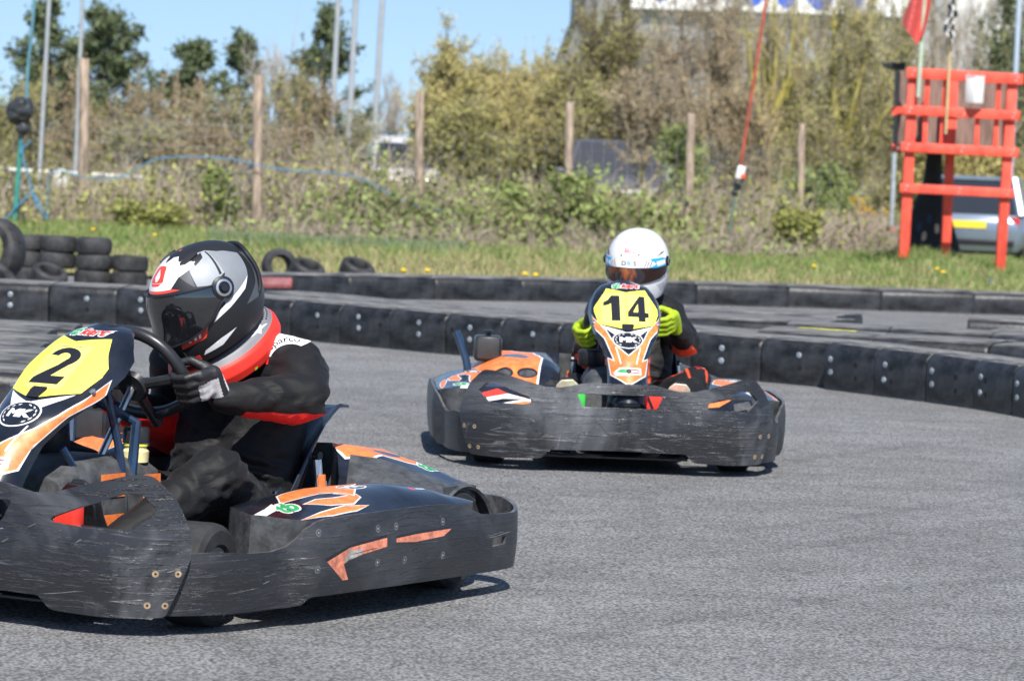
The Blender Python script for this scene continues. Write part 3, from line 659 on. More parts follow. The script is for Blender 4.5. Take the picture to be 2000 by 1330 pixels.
# ------------------------------------------------------------------ people
def capsule(mb, a, b_, r1, r2, n=16): capsule_(mb, a, b_, r1, r2, n)
def capsule_(mb, a, b_, r1, r2, n=16):
    a, b_ = Vector(a), Vector(b_); d = (b_-a).length; prof = []
    for i in range(7): t = -PI/2+PI/2*i/6; prof.append((max(.0004, r1*math.cos(t)), r1*math.sin(t)))
    for i in range(7): t = PI/2*i/6; prof.append((max(.0004, r2*math.cos(t)), d+r2*math.sin(t)))
    mb.lathe(prof, c=a, axis=(b_-a) if d > 1e-6 else (0, 0, 1), n=n)
def blob(mb, voxel, smooth=6):
    """one continuous surface around overlapping closed shapes"""
    me = bpy.data.meshes.new('blob'); me.from_pydata(mb.v, [], mb.f); o = bpy.data.objects.new('blob', me); COL.objects.link(o)
    bm = bmesh.new(); bm.from_mesh(me); bmesh.ops.recalc_face_normals(bm, faces=bm.faces[:]); bm.to_mesh(me); bm.free()
    m = o.modifiers.new('r', 'REMESH'); m.mode = 'VOXEL'; m.voxel_size = voxel
    m = o.modifiers.new('s', 'SMOOTH'); m.iterations = smooth; m.factor = .5
    dg = bpy.context.evaluated_depsgraph_get(); dg.update(); out = bpy.data.meshes.new_from_object(o.evaluated_get(dg))
    bpy.data.objects.remove(o); bpy.data.meshes.remove(me); return out
def finish(me, name, mats, parent, matf=None, dispf=None):
    me.name = name
    if dispf:
        N = [v.normal.copy() for v in me.vertices]
        for v, n in zip(me.vertices, N): v.co += n*dispf(v.co, n)
    for m_ in mats: me.materials.append(m_)
    for p in me.polygons:
        p.use_smooth = True
        p.material_index = matf(p.center, p.normal) if matf else 0
    o = bpy.data.objects.new(name, me); COL.objects.link(o); o.parent = parent; return o

def hel(az, v, off=0.):
    a = R(az); ca, sa = math.cos(a), math.sin(a); Rx = (.158 if ca > 0 else .165)+off; Ry = .126+off
    if v >= 0: rho = max(0, math.cos(min(1, v)*PI/2))**.88; z = (.14+off)*math.sin(min(1, v)*PI/2)
    else: rho = 1-.17*abs(v)**2.4; z = -(.128+.03*ca)*abs(v)
    ch = .024*math.exp(-((v+.62)/.34)**2)*max(0, ca)**4
    return Vector(((Rx+ch)*ca*rho, Ry*sa*rho, z))
def helmet(person, loc, yaw, pitch, kind, roll=0.):
    h = empty('helmet', loc); h.parent = person
    h.rotation_euler = (Matrix.Rotation(R(yaw), 3, 'Z') @ Matrix.Rotation(R(pitch), 3, 'Y') @ Matrix.Rotation(R(roll), 3, 'X')).to_euler()
    fn = lambda u, v: hel(u*100, v)
    U = 1.8; out = [(-U, -1), (-.5, -.97), (0, -.96), (.5, -.97), (U, -1), (U, .995), (-U, .995)]
    if kind == 'dark':
        G1, G2, G3, Wh, Rd, Bk = 1, 2, 3, 4, 5, 6
        W = [(0, .70), (.16, .80), (.34, .80), (.40, .70), (.72, .61), (.62, .53), (.43, .46), (.32, .335), (.0, .335)]
        W = W+[(-a, b) for a, b in W[::-1]]
        reg = []
        for s in (1, -1):
            q = lambda l: [[(s*a, b) for a, b in l]]
            reg += [(q([(.62, .72), (.60, .50), (.64, .27), (.80, .22), (.98, .30), (1.20, .55), (1.0, .72), (.7, .76)]), 7), (q([(.42, .70), (.46, .45), (.62, .27), (.60, .50), (.62, .72)]), G1), (q([(1.0, .68), (1.22, .56), (1.38, .40), (1.22, .11), (.86, -.12), (.84, .10), (.98, .28)]), G2),
                    (q([(1.42, .42), (1.56, .30), (1.52, .1), (1.28, -.37), (1.08, -.34), (1.28, -.07), (1.38, .15)]), G1),
                    (q([(1.22, .12), (1.12, .0), (.90, -.20), (.68, -.34), (.76, -.18), (.98, .0)]), Wh), (q([(.90, -.66), (.70, -.83), (.46, -.84), (.50, -.77), (.70, -.69)]), Wh),
                    (q([(.30, -.42), (.62, -.35), (.56, -.55), (.29, -.60)]), Rd), (q([(0, -.90), (.36, -.81), (.42, -.86), (.34, -.92), (0, -.96)]), Wh), (q([(.34, -.80), (.42, -.80), (.42, -.90), (.34, -.92)]), Rd),
                    (q([(.97, .70), (1.0, .70), (.95, .30), (.92, .30)]), Bk), (q([(1.36, .42), (1.40, .42), (1.26, .06), (1.22, .08)]), Bk),
                    (q([(.66, .66), (.9, .72), (.86, .62), (.70, .54)]), Bk)]
            reg.append(([[(.45+u*s, -.47+v) for u, v in l] for l in xf(text_loops('MT', 1, shear=.3, bold=.06), .115, .14*s, sy=.14)] if s > 0 else [[(-.45+u, -.47+v) for u, v in l] for l in xf(text_loops('MT', 1, shear=.3, bold=.06), .115, -.14, sy=.14)], Wh))
        reg += [([W], Wh), ([smooth_loop([(-.15, .66), (.13, .67), (.17, .60), (.19, .40), (-.17, .38), (-.18, .60)], 1)], Rd), ([[(-.03, .62), (.06, .55), (.08, .50), (.04, .45), (.0, .45), (-.06, .50)]], Wh), ([[(-.15, .42), (.16, .43), (.16, .435), (-.15, .425)]], Wh),
                ([[(-.44, .30), (.44, .30), (.34, .335), (-.34, .335)]], Rd), ([circ(-.15, .93, .14, 16, .02)], Rd)]
        mats = [mat('matt_black_helmet', (.014, .014, .016), .45, var=.1, coat=.12), mat('graphite_helmet', (.075, .08, .088), .5, var=.1, coat=.1), mat('silver_grey_helmet', (.19, .205, .225), .5, var=.08, coat=.1), M_grey, mat('white_helmet_paint', (.80, .79, .78), .25, var=.02, coat=.4), mat('red_helmet_paint', (.78, .06, .03), .3, var=.04, coat=.4), M_ink, mat('silver_helmet_panel', (.27, .29, .31), .5, var=.1, coat=.1)]
    else:
        Wh, Bl, Bk, Rd = 0, 1, 2, 3; reg = []
        for u, v in ((-.12, .44), (.10, .44), (-.18, .18), (.17, .20), (-.20, .66), (.18, .67), (-.02, .60), (.62, .5), (-.6, .5)): reg.append(([circ(u, v, .019, 8, .022)], Bk))
        reg.append(([[(u-.01, .27+v) for u, v in l] for l in text_loops('BELL', .12, bold=.03)], Rd))
        reg.append(([[(.55, -.55), (.75, -.52), (.9, -.7), (.7, -.8)]], 4))
        mats = [mat('white_gloss_helmet', (.74, .74, .75), .2, var=.02, coat=.5), mat('light_blue_vinyl', (.02, .36, .75), .35, var=.03), M_ink, mat('pale_red_lettering', (.65, .12, .12), .4, var=0), mat('grey_vent', (.45, .45, .48), .5, var=.1)]
    b = MB(); b.sheet(out, fn, .04, regions=reg, thick=0)
    # neck roll and lining closing the shell from below
    rows = []
    for k_, (off, v) in enumerate(((0, -1), (-.012, -1.04), (-.024, -.98), (-.03, -.75))):
        rows.append([hel(i*10, max(v, -1), off)+Vector((0, 0, (v+1)*.15 if v < -1 else 0)) for i in range(36)])
    b.loft(rows, mi=len(mats), cap=False)
    b.build('shell', mats+[mat('helmet_lining', (.02, .02, .02), .9, var=.2)], h, angle=60)
    # visor
    if kind == 'dark':
        hv = [(0, .27), (.30, .265), (.60, .235), (.80, .21), (.93, .17), (.93, .06), (.80, -.02), (.70, -.22), (.56, -.38), (.40, -.47), (.2, -.50), (0, -.50)]; off = .007
        vm = [mat('smoked_clear_visor', (.010, .011, .013), .05, var=0, coat=1., spec=.8), M_ink, M_steel]
    else:
        hv = [(0, .10), (.3, .11), (.5, .15), (.66, .24), (.74, .24), (.80, .0), (.76, -.25), (.60, -.38), (.40, -.44), (.2, -.475), (0, -.48)]; off = .006
        vm = [mat('amber_mirror_visor', (.018, .005, .002), .08, .2, var=.5, vs=9, coat=.5, col2=(.50, .13, .015), ramp=(.50, .72), stretch=(1, 1.6, .6)), M_white, mat('light_blue_vinyl', (.02, .36, .75)), M_ink, M_steel]  # amber noise over near-black imitates the reflections of the mirror coating
    o2 = hv+[(-a, b_) for a, b_ in hv[::-1] if a > 0]
    if kind == 'dark': vr = []
    else:
        vr = [([[(-.80, .14), (-.5, .15), (0, .11), (.5, .15), (.80, .26), (.80, .06), (.60, -.03), (.36, -.05), (0, -.055), (-.36, -.05), (-.60, -.08), (-.80, -.02)]], 1)]
        for s in (1, -1):
            vr += [([[(s*a, b_) for a, b_ in [(.36, .12), (.64, .14), (.80, .10), (.80, .0), (.50, -.06), (.34, -.055), (.44, -.01), (.50, .03)]]], 2), ([[(s*a, b_) for a, b_ in [(.50, .07), (.72, .10), (.74, .03), (.52, -.02)]]], 1)]
            for q in range(3): vr.append(([[(s*(.26+q*.05), -.035), (s*(.275+q*.05), -.035), (s*(.325+q*.05), .10), (s*(.31+q*.05), .10)]], 3))
        for ch, x, m_ in (('D', -.10, 3), ('R', .0, 2), ('S', .10, 3)): vr.append(([[(u+x, .035+v) for u, v in l] for l in text_loops(ch, .11, bold=.02, sx=1.15)], m_))
        vr.append(([[(-.7, -.055), (0, -.065), (.7, -.055), (.7, -.075), (0, -.085), (-.7, -.075)]], 3))
    b = MB(); b.sheet(o2, lambda u, v: hel(u*100, v, off), .05, regions=vr, thick=.003)
    fr = MB()
    if kind == 'dark': fr.tube([tuple(hel(u*100, v, off+.002)) for u, v in resample(o2, .08)], .0026 if kind == 'dark' else .0016, 6, closed=True); fr.build('visor_seal', [M_ink], h)
    for s in (1, -1):
        p = hel(88*s if kind == 'dark' else 80*s, .14 if kind == 'dark' else .06, .004); n_ = Vector((.05, s, .12)).normalized(); r0 = .023 if kind == 'dark' else .015
        b.lathe([(r0*1.35, -.004), (r0*1.35, .005), (r0, .009), (r0*.72, .010), (r0*.66, .007), (r0*.5, .007), (r0*.42, .013), (.002, .013)], c=p, axis=n_, n=22, mi=[1, 1, 2, 1, 1, 1, 1] if kind == 'dark' else [0, 0, 4, 3, 3, 3, 3])
    b.build('visor', vm, h, angle=50)
    if kind == 'dark':
        b = MB()
        # rear spoiler loop joined over the crown, chin vent
        ring = [hel(s*az, v, o_) for s, az, v, o_ in ((1, 132, -.28, .0), (1, 136, -.10, .006), (1, 139, .12, .010), (1, 143, .32, .010), (1, 155, .42, .008), (1, 180, .45, .008), (1, 205, .42, .008), (1, 217, .32, .010), (1, 221, .12, .010), (1, 224, -.10, .006), (1, 228, -.28, .0))]
        b.tube(smooth_path([tuple(p) for p in ring], 2), .0062, 8)
        b.build('spoiler', [mat('matt_black_helmet', (0, 0, 0))], h); b = MB()
        b.loft([[hel(a, -.66, .002), hel(a, -.64, .009), hel(a, -.80, .009), hel(a, -.80, .002)] for a in (-30, -18, -6, 6, 18, 30)])
        b.build('chin_vent', [mat('matt_black_helmet', (0, 0, 0))], h)
        for s in (1, -1):
            b = MB(); b.loft([[hel(s*a, v1, .0), hel(s*a, v1, .006), hel(s*a, v2, .006), hel(s*a, v2, .0)] for a, v1, v2 in ((46, .64, .63), (56, .70, .62), (68, .74, .65), (82, .74, .70))]); b.build('brow_vent', [mat('matt_black_helmet', (0, 0, 0))], h)
    return h

def glove(person, G, tau, e1, W, mats, side, patch):
    """hand closed round the wheel rim at G; tau = rim tangent (index finger side up), e1 = towards the wrist"""
    tau = Vector(tau).normalized(); e1 = Vector(e1); e1 = (e1-tau*e1.dot(tau)).normalized(); e2 = tau.cross(e1)*side; G = Vector(G); W = Vector(W)
    b = MB(); P = lambda th, r, s_: G+tau*s_+(e1*math.cos(R(th))+e2*math.sin(R(th)))*r
    for i, (ln, rr) in enumerate(((1.0, .0100), (1.06, .0105), (1.0, .0100), (.84, .0090))):
        s_ = (.034-.0225*i)*1.0; k0 = P(38, .052, s_*1.0); a = P(85, .036+.002*(i == 1), s_*1.02); c_ = P(85+62*ln, .030, s_*1.0); d = P(85+125*ln, .028, s_*.96)
        capsule(b, k0, a, rr*1.18, rr*1.08, 10); capsule(b, a, c_, rr*1.06, rr, 10); capsule(b, c_, d, rr, rr*.85, 10)
    pc = P(10, .050, 0); 
    for s_ in (.028, .008, -.012, -.030): capsule(b, P(40, .052, s_), G+e1*.075+tau*s_*.62+e2*.008, .0145, .0165, 10)
    capsule(b, G+e1*.072+e2*.006+tau*.01, W, .026, .029, 14); capsule(b, G+e1*.072+e2*.006-tau*.012, W, .024, .028, 14)
    t0 = G+e1*.060+tau*.030-e2*.004; t1 = P(-35, .036, .052); t2 = P(-95, .029, .050); t3 = P(-130, .028, .040)
    capsule(b, t0, t1, .016, .0125, 10); capsule(b, t1, t2, .0125, .011, 10); capsule(b, t2, t3, .011, .0095, 10)
    me = blob(b, .0042, 3); q = -e2
    def mf(c, n):
        v = c-G; x, y, z = v.dot(e1), v.dot(e2), v.dot(tau)
        return patch(x, y, z)
    return finish(me, 'glove', mats, person, mf)

def shoe(person, heel, toe, up, mats, upper=.045):
    heel, toe, up = Vector(heel), Vector(toe), Vector(up).normalized(); d = (toe-heel); L = d.length; d.normalize(); sd_ = d.cross(up).normalized(); up = sd_.cross(d).normalized()
    b = MB(); secs = []
    prof = [(0, .022, .055), (.04, .030, .075), (.18, .036, .085), (.38, .036, .075), (.58, .042, .055), (.78, .047, .042), (.92, .038, .034), (1, .02, .022)]
    for t, w_, h_ in prof:
        c = heel+d*L*t; ring = []
        for i in range(16): a = 2*PI*i/16; ring.append(c+sd_*w_*math.cos(a)*(abs(math.cos(a))**-.25 if abs(math.cos(a)) > .05 else 1)+up*(h_*(.5+.5*math.sin(a))))
        secs.append(ring)
    b.loft(secs, mi=0)
    out = []
    for t, w_, _ in prof: out.append(w_)
    sole = [(heel+d*L*t-up*.002, w_*1.08) for t, w_, _ in prof]
    b.loft([[p+sd_*w_, p-sd_*w_, p-sd_*w_-up*.010, p+sd_*w_-up*.010] for p, w_ in sole], mi=1)
    c = heel+d*L*.66-up*.0135
    for l in star(.09): b.add([c+d*(-x)*1.0+sd_*y for x, y in l], [tuple(range(len(l)))], 2)
    return b.build('shoe', mats, person, angle=50)

def folds(spots, amp=.0105, sc=1.):
    """cloth creases: ridged noise, stronger near the joints in `spots` [(point, radius, strength)]"""
    def f(c, n):
        v = Vector((c.x*9*sc, c.y*7*sc, c.z*16*sc)); w_ = Vector((noise.noise(v*.5), noise.noise(v*.5+Vector((5, 1, 2))), 0))*1.6
        r = 1-abs(noise.noise(v+w_))*2.4; r2 = 1-abs(noise.noise(v*2.1+w_+Vector((3, 8, 1))))*2.4
        k_ = .35
        for p, rad, s_ in spots:
            d = (c-Vector(p)).length
            if d < rad: k_ += s_*(1-d/rad)
        return amp*k_*(r*.8+r2*.35)
    return f

def suit_mat(name, red):
    """black race suit whose sewn-in panels follow two woven-in panel masks; creased and finely woven"""
    m = bpy.data.materials.new(name); m.use_nodes = True; n = m.node_tree; b = n.nodes['Principled BSDF']; L = n.links.new; b.inputs['Specular IOR Level'].default_value = .3; b.inputs['Roughness'].default_value = .66
    b.inputs['Sheen Weight'].default_value = .03
    tc = n.nodes.new('ShaderNodeTexCoord'); col = (.0065, .0065, .0075, 1); prev = None
    for at_, c2 in (('grey_panel', (.017, .0165, .017, 1)), ('red_panel', tuple(red)+(1,))):
        a_ = n.nodes.new('ShaderNodeAttribute'); a_.attribute_name = at_; r = n.nodes.new('ShaderNodeMapRange'); r.inputs[1].default_value = -.04; r.inputs[2].default_value = .04; L(a_.outputs['Fac'], r.inputs[0])
        x = n.nodes.new('ShaderNodeMix'); x.data_type = 'RGBA'; x.inputs[7].default_value = c2; L(r.outputs[0], x.inputs[0])
        if prev: L(prev, x.inputs[6])
        else: x.inputs[6].default_value = col
        prev = x.outputs[2]
    L(prev, b.inputs['Base Color'])
    def bump(scale, st, k, d, detail, dist, src=None):
        mp = n.nodes.new('ShaderNodeMapping'); mp.inputs['Scale'].default_value = st; z = n.nodes.new('ShaderNodeTexNoise'); z.inputs['Scale'].default_value = scale; z.inputs['Detail'].default_value = detail; z.inputs['Distortion'].default_value = dist
        L(tc.outputs['Object'], mp.inputs[0]); L(mp.outputs[0], z.inputs['Vector']); q = n.nodes.new('ShaderNodeBump'); q.inputs['Strength'].default_value = k; q.inputs['Distance'].default_value = d; L(z.outputs['Fac'], q.inputs['Height'])
        if src: L(src, q.inputs['Normal'])
        return q.outputs[0]
    n1 = bump(9, (1, .8, 1.7), .5, .016, 2, 1.2); n2 = bump(190, (1, 1, 1), .15, .004, 2, 0, n1); L(n2, b.inputs['Normal']); return m
M_suit = suit_mat('black_red_race_suit', (.78, .022, .018)); M_suit14 = suit_mat('black_orange_race_suit', (.80, .09, .03)); M_suitred = mat('red_suit_piping', (.78, .022, .018), .6, var=.1)
M_suitor = mat('orange_red_cuff', (.80, .09, .03), .6, var=.1, vs=12)
M_lime = mat('lime_glove', (.33, .47, .012), .55, var=.12, vs=18)
M_glv = mat('black_glove', (.014, .014, .016), .5, var=.3, vs=20, bump=.2, bs=150)
M_silver = mat('silver_glove_rubber', (.50, .50, .51), .4, .2, var=.2, vs=30)
M_cream = mat('cream_shoe_sole', (.62, .57, .42), .6, var=.15, vs=20)

p_body = {}
def rider(num, loc, rz, J, label, voxel=.0072):
    p = empty('person', loc, rz, label, 'person', 'kart drivers')
    b = MB(); V_ = Vector; rs = J.get('rs', 1.); capsule = lambda b_, a_, c_, r1, r2, n=16: capsule_(b_, a_, c_, r1*rs, r2*rs, n)
    def cap(a, c, r1, r2, n=16): capsule(b, J[a] if isinstance(a, str) else a, J[c] if isinstance(c, str) else c, r1, r2, n)
    pel, che, nek = V_(J['pelvis']), V_(J['chest']), V_(J['neck']); mid = pel.lerp(che, .5)+V_(J.get('belly', (.02, 0, 0)))
    for s in (-1, 1):
        o = V_((0, s*.075, 0)); capsule(b, pel+o, mid+o*.95, .118, .112); capsule(b, mid+o*.95, che+o*1.05+V_((.0, 0, -.01)), .112, .108)
        o2 = V_((0, s*.05, 0)); capsule(b, che+o2, nek+o2*.3, .10, .055)
    capsule(b, J['shL'], che+V_((0, .03, .05)), .080, .105); capsule(b, J['shR'], che+V_((0, -.03, .05)), .080, .105); capsule(b, V_(J['shL'])+V_((.01, -.03, .03)), nek+V_((-.01, 0, .02)), .06, .075); capsule(b, V_(J['shR'])+V_((.01, .03, .03)), nek+V_((-.01, 0, .02)), .06, .075)
    hd = V_(J['head']); capsule(b, nek, hd-V_((0, 0, .05)), .058, .06)
    # the head inside the helmet
    hb = MB()
    for s in ('L', 'R'):
        sh, el, wr = V_(J['sh'+s]), V_(J['el'+s]), V_(J['wr'+s])
        capsule(b, sh, el, .080, .063); capsule(b, el, el.lerp(wr, .5), .063, .056); capsule(b, el.lerp(wr, .5), el.lerp(wr, .9), .057, .040); capsule(b, el.lerp(wr, .9), wr, .036, .034)
        hi, kn, an = V_(J['hip'+s]), V_(J['kn'+s]), V_(J['an'+s])
        capsule(b, hi, kn, .098, .070); capsule(b, kn, kn.lerp(an, .45), .070, .062); capsule(b, kn.lerp(an, .45), an, .060, .046)
    me = blob(b, voxel, 10)
    elL, elR, knL, knR, shL, shR = (V_(J[q]) for q in ('elL', 'elR', 'knL', 'knR', 'shL', 'shR')); wrL, wrR = V_(J['wrL']), V_(J['wrR'])
    def seg(c, a, q):
        d = q-a; t = max(0, min(1, (c-a).dot(d)/d.length_squared)); return (c-(a+d*t)).length, t
    def under(c, a, q):
        d, t = seg(c, a, q); p_ = a+(q-a)*t; return d, t, (c.z-p_.z)/max(.02, d)
    win = lambda t, a, b_, w_=.12: min(1, max(-1, min(t-a, b_-t)/w_))
    def red(c):
        r = -1
        if num == '2':
            for sh, el, wr in ((shL, elL, wrL), (shR, elR, wrR)):
                d, t, q = under(c, el, wr); d2, t2, q2 = under(c, sh, el)
                if d < .10: r = max(r, min((-.60-.2*max(0, t-.4)-q)*2, win(t, -.2, .78), (d2+.03-d)*20 if sh is shR else 1))
                if d2 < .11: r = max(r, min((-.52-q2)*2, win(t2, .25, 1.2), (c.y-.17)*12 if sh is shL else (.03-c.y)*12))
            d, t = seg(c, elR, wrR)
            if d < .09: r = max(r, min(win(t, -.5, .95), (elR.z+.3*(wrR.z-elR.z)+.04-c.z)*20, (.04-c.y)*15))
        else:
            for el, wr in ((elL, wrL), (elR, wrR)):
                d, t, q = under(c, el, wr)
                if d < .085: r = max(r, min((-.5-q)*2, win(t, -.3, .5)))
            for a, q in ((V_(J['hipL']), knL), (V_(J['hipR']), knR)):
                d, t = seg(c, a, q)
                if d < .12 and t > .2 and c.z > (a+(q-a)*t).z: r = max(r, (.004-abs(abs(c.y-(a+(q-a)*t).y)-.035))*14)
            if .30 < c.z < .55 and c.x > -.15: r = max(r, (.0035-abs(abs(c.y-.10)-.085))*14)
        return r
    def grey(c):
        if num != '2': return -1
        dl = min(seg(c, V_(J['hipL']), knL)[0], seg(c, V_(J['hipR']), knR)[0])
        return min((.53-c.z)*8, (c.z-.29)*8, (c.x-.15+.0-.3*(.50-c.z)+.12)*8, (c.y+.10)*8, (.13-c.y)*8, (dl-.10)*12)
    for nm, f in (('red_panel', red), ('grey_panel', grey)):
        at_ = me.attributes.new(nm, 'FLOAT', 'POINT'); at_.data.foreach_set('value', [float(f(v.co)) for v in me.vertices])
    fs = [(elL, .16, 1.2), (elR, .16, 1.2), (knL, .2, 1.0), (knR, .2, 1.0), (mid+V_((.10, 0, -.05)), .25, 1.3), (shL, .14, .7), (shR, .14, .7), (V_(J['hipL'])+V_((.08, .04, .05)), .2, 1.2), (V_(J['hipR'])+V_((.08, 0, .05)), .2, 1.2)]
    bo = finish(me, 'body', [M_suit if num == '2' else M_suit14], p, None, folds(fs)); p_body[num] = bo
    hb.sphere(hd, 1, 0, 20, 14, (.092, .075, .112)); hb.sphere(hd+V_((.09, 0, -.01)), 1, 0, 8, 6, (.018, .012, .02)); hb.sphere(hd+V_((.04, 0, -.07)), 1, 0, 12, 8, (.055, .05, .05))
    hb.build('head', [M_skin], p)
    return p

J2 = dict(pelvis=(-.19, .10, .165), chest=(-.215, .095, .50), neck=(-.15, .09, .60), head=(-.03, .085, .77), belly=(.03, 0, 0),
          shL=(-.205, .272, .60), elL=(-.10, .362, .535), wrL=(.125, .255, .535), shR=(-.17, -.095, .59), elR=(-.25, -.15, .405), wrR=(.13, -.13, .52),
          hipL=(-.15, .165, .165), knL=(.22, .315, .345), anL=(.53, .20, .165), hipR=(-.15, .01, .165), knR=(.24, -.19, .33), anR=(.53, -.17, .165))
J14 = dict(pelvis=(-.19, .10, .165), chest=(-.25, .13, .49), neck=(-.19, .13, .60), head=(-.12, .125, .77), rs=.88,
           shL=(-.235, .265, .57), elL=(-.03, .325, .465), wrL=(.125, .275, .52), shR=(-.235, .0, .57), elR=(-.10, -.07, .41), wrR=(.10, -.085, .46),
           hipL=(-.15, .18, .165), knL=(.16, .355, .315), anL=(.55, .22, .20), hipR=(-.15, .01, .165), knR=(.20, -.13, .27), anR=(.55, -.17, .20))

from mathutils.bvhtree import BVHTree
def patch_on(num, parent, name, o, ud, vd, outline, mats, regions=(), step=.006, off=.003):
    """sewn-on patch that follows the cloth: 2D shape laid at o along ud, vd and pressed onto the body"""
    me = p_body[num].data; T = BVHTree.FromPolygons([v.co for v in me.vertices], [tuple(p.vertices) for p in me.polygons]); o = Vector(o); ud = Vector(ud).normalized(); vd = Vector(vd); vd = (vd-ud*vd.dot(ud)).normalized(); nn = ud.cross(vd)
    def fn(u, v):
        p = o+ud*u+vd*v+nn*.12; h, n, i, d = T.ray_cast(p, -nn, .35)
        if h is None: h, n, i, d = T.find_nearest(o+ud*u+vd*v)
        return h+nn*off
    b = MB(); b.sheet(outline, fn, step, regions=regions, thick=.0015); return b.build(name, mats, parent, angle=60)

def neck_brace(person, c, rx, tilt, yaw=0.):
    """stiff padded collar lying on the shoulders"""
    Mx = Matrix.Rotation(R(yaw), 3, 'Z') @ Matrix.Rotation(R(tilt), 3, 'Y')
    prof = [(.078, .030), (.090, .046), (.110, .050), (.132, .038), (.150, .014), (.155, -.012), (.148, -.036), (.128, -.046)]
    def fn(u, v):
        a = u*2*PI; k = v*(len(prof)-1); i = min(len(prof)-2, int(k)); f = k-i; r = prof[i][0]*(1-f)+prof[i+1][0]*f; z = prof[i][1]*(1-f)+prof[i+1][1]*f
        r *= 1+.06*math.cos(2*a); lift = .018*(-math.cos(a)); z += lift
        return Vector(c)+Mx @ Vector((r*1.08*math.cos(a), r*math.sin(a), z))
    reg = [([[(.075, .46), (.10, .52), (.46, .50), (.47, .42), (.44, .33), (.14, .27), (.085, .36)]], 1), ([smooth_loop([(.275, .44), (.33, .47), (.46, .47), (.46, .36), (.34, .33), (.28, .33)], 1)], 2)]
    for i in range(7):
        for j in range(2): reg.append(([circ(.345+i*.014+(j*.007), .37+j*.05, .005, 6, .018)], 2))
    reg = reg[:1]+[([[(.40, .34), (.47, .36), (.47, .47), (.40, .46)]], 1)]+reg[2:]
    reg.append(([[(.285+x*.10, .41+y*.20) for x, y in star(1.)[0]]], 3)); reg.append(([[(.06, .84), (.22, .84), (.23, .97), (.06, .97)]], 2)); reg.append(([[(.10, .885), (.17, .885), (.17, .925), (.10, .925)]], 3)); reg.append(([[(.205, .80), (.215, .80), (.215, .90), (.205, .90)]], 4))
    b = MB(); b.sheet([(0, 0), (1, 0), (1, 1), (0, 1)], fn, .02, regions=reg, thick=-.016)
    return b.build('neck_brace', [mat('red_foam_collar', (.80, .035, .02), .5, var=.06, vs=15), mat('reflective_grey_strip', (.17, .17, .185), .5, 0, var=.1), M_ink, M_white, mat('lime_tab', (.6, .8, .02), .5, var=0)], person, angle=50)

def patch_px(num, parent, name, outline, mats, regions=(), step=3., off=.003):
    """a patch sewn on where the photo shows it: its outline is traced onto the cloth"""
    me = p_body[num].data; M = parent.matrix_world if False else Matrix.Translation(parent.location) @ Matrix.Rotation(parent.rotation_euler.z, 4, 'Z'); Mi = M.inverted()
    T = BVHTree.FromPolygons([v.co for v in me.vertices], [tuple(p.vertices) for p in me.polygons]); o = Mi @ Vector((0, 0, CAM_H)); last = [o]
    def fn(x, y):
        d = (Mi.to_3x3() @ (_f+_r*((x-CX)/F_PX)-_u*((y-CY)/F_PX))).normalized(); h, n, i, q = T.ray_cast(o, d)
        if h is None: h, n, i, q = T.find_nearest(last[0])
        last[0] = h; return h+n*off
    b = MB(); b.sheet(outline, fn, step, regions=regions, thick=-.0015); return b.build(name, mats, parent, angle=60)

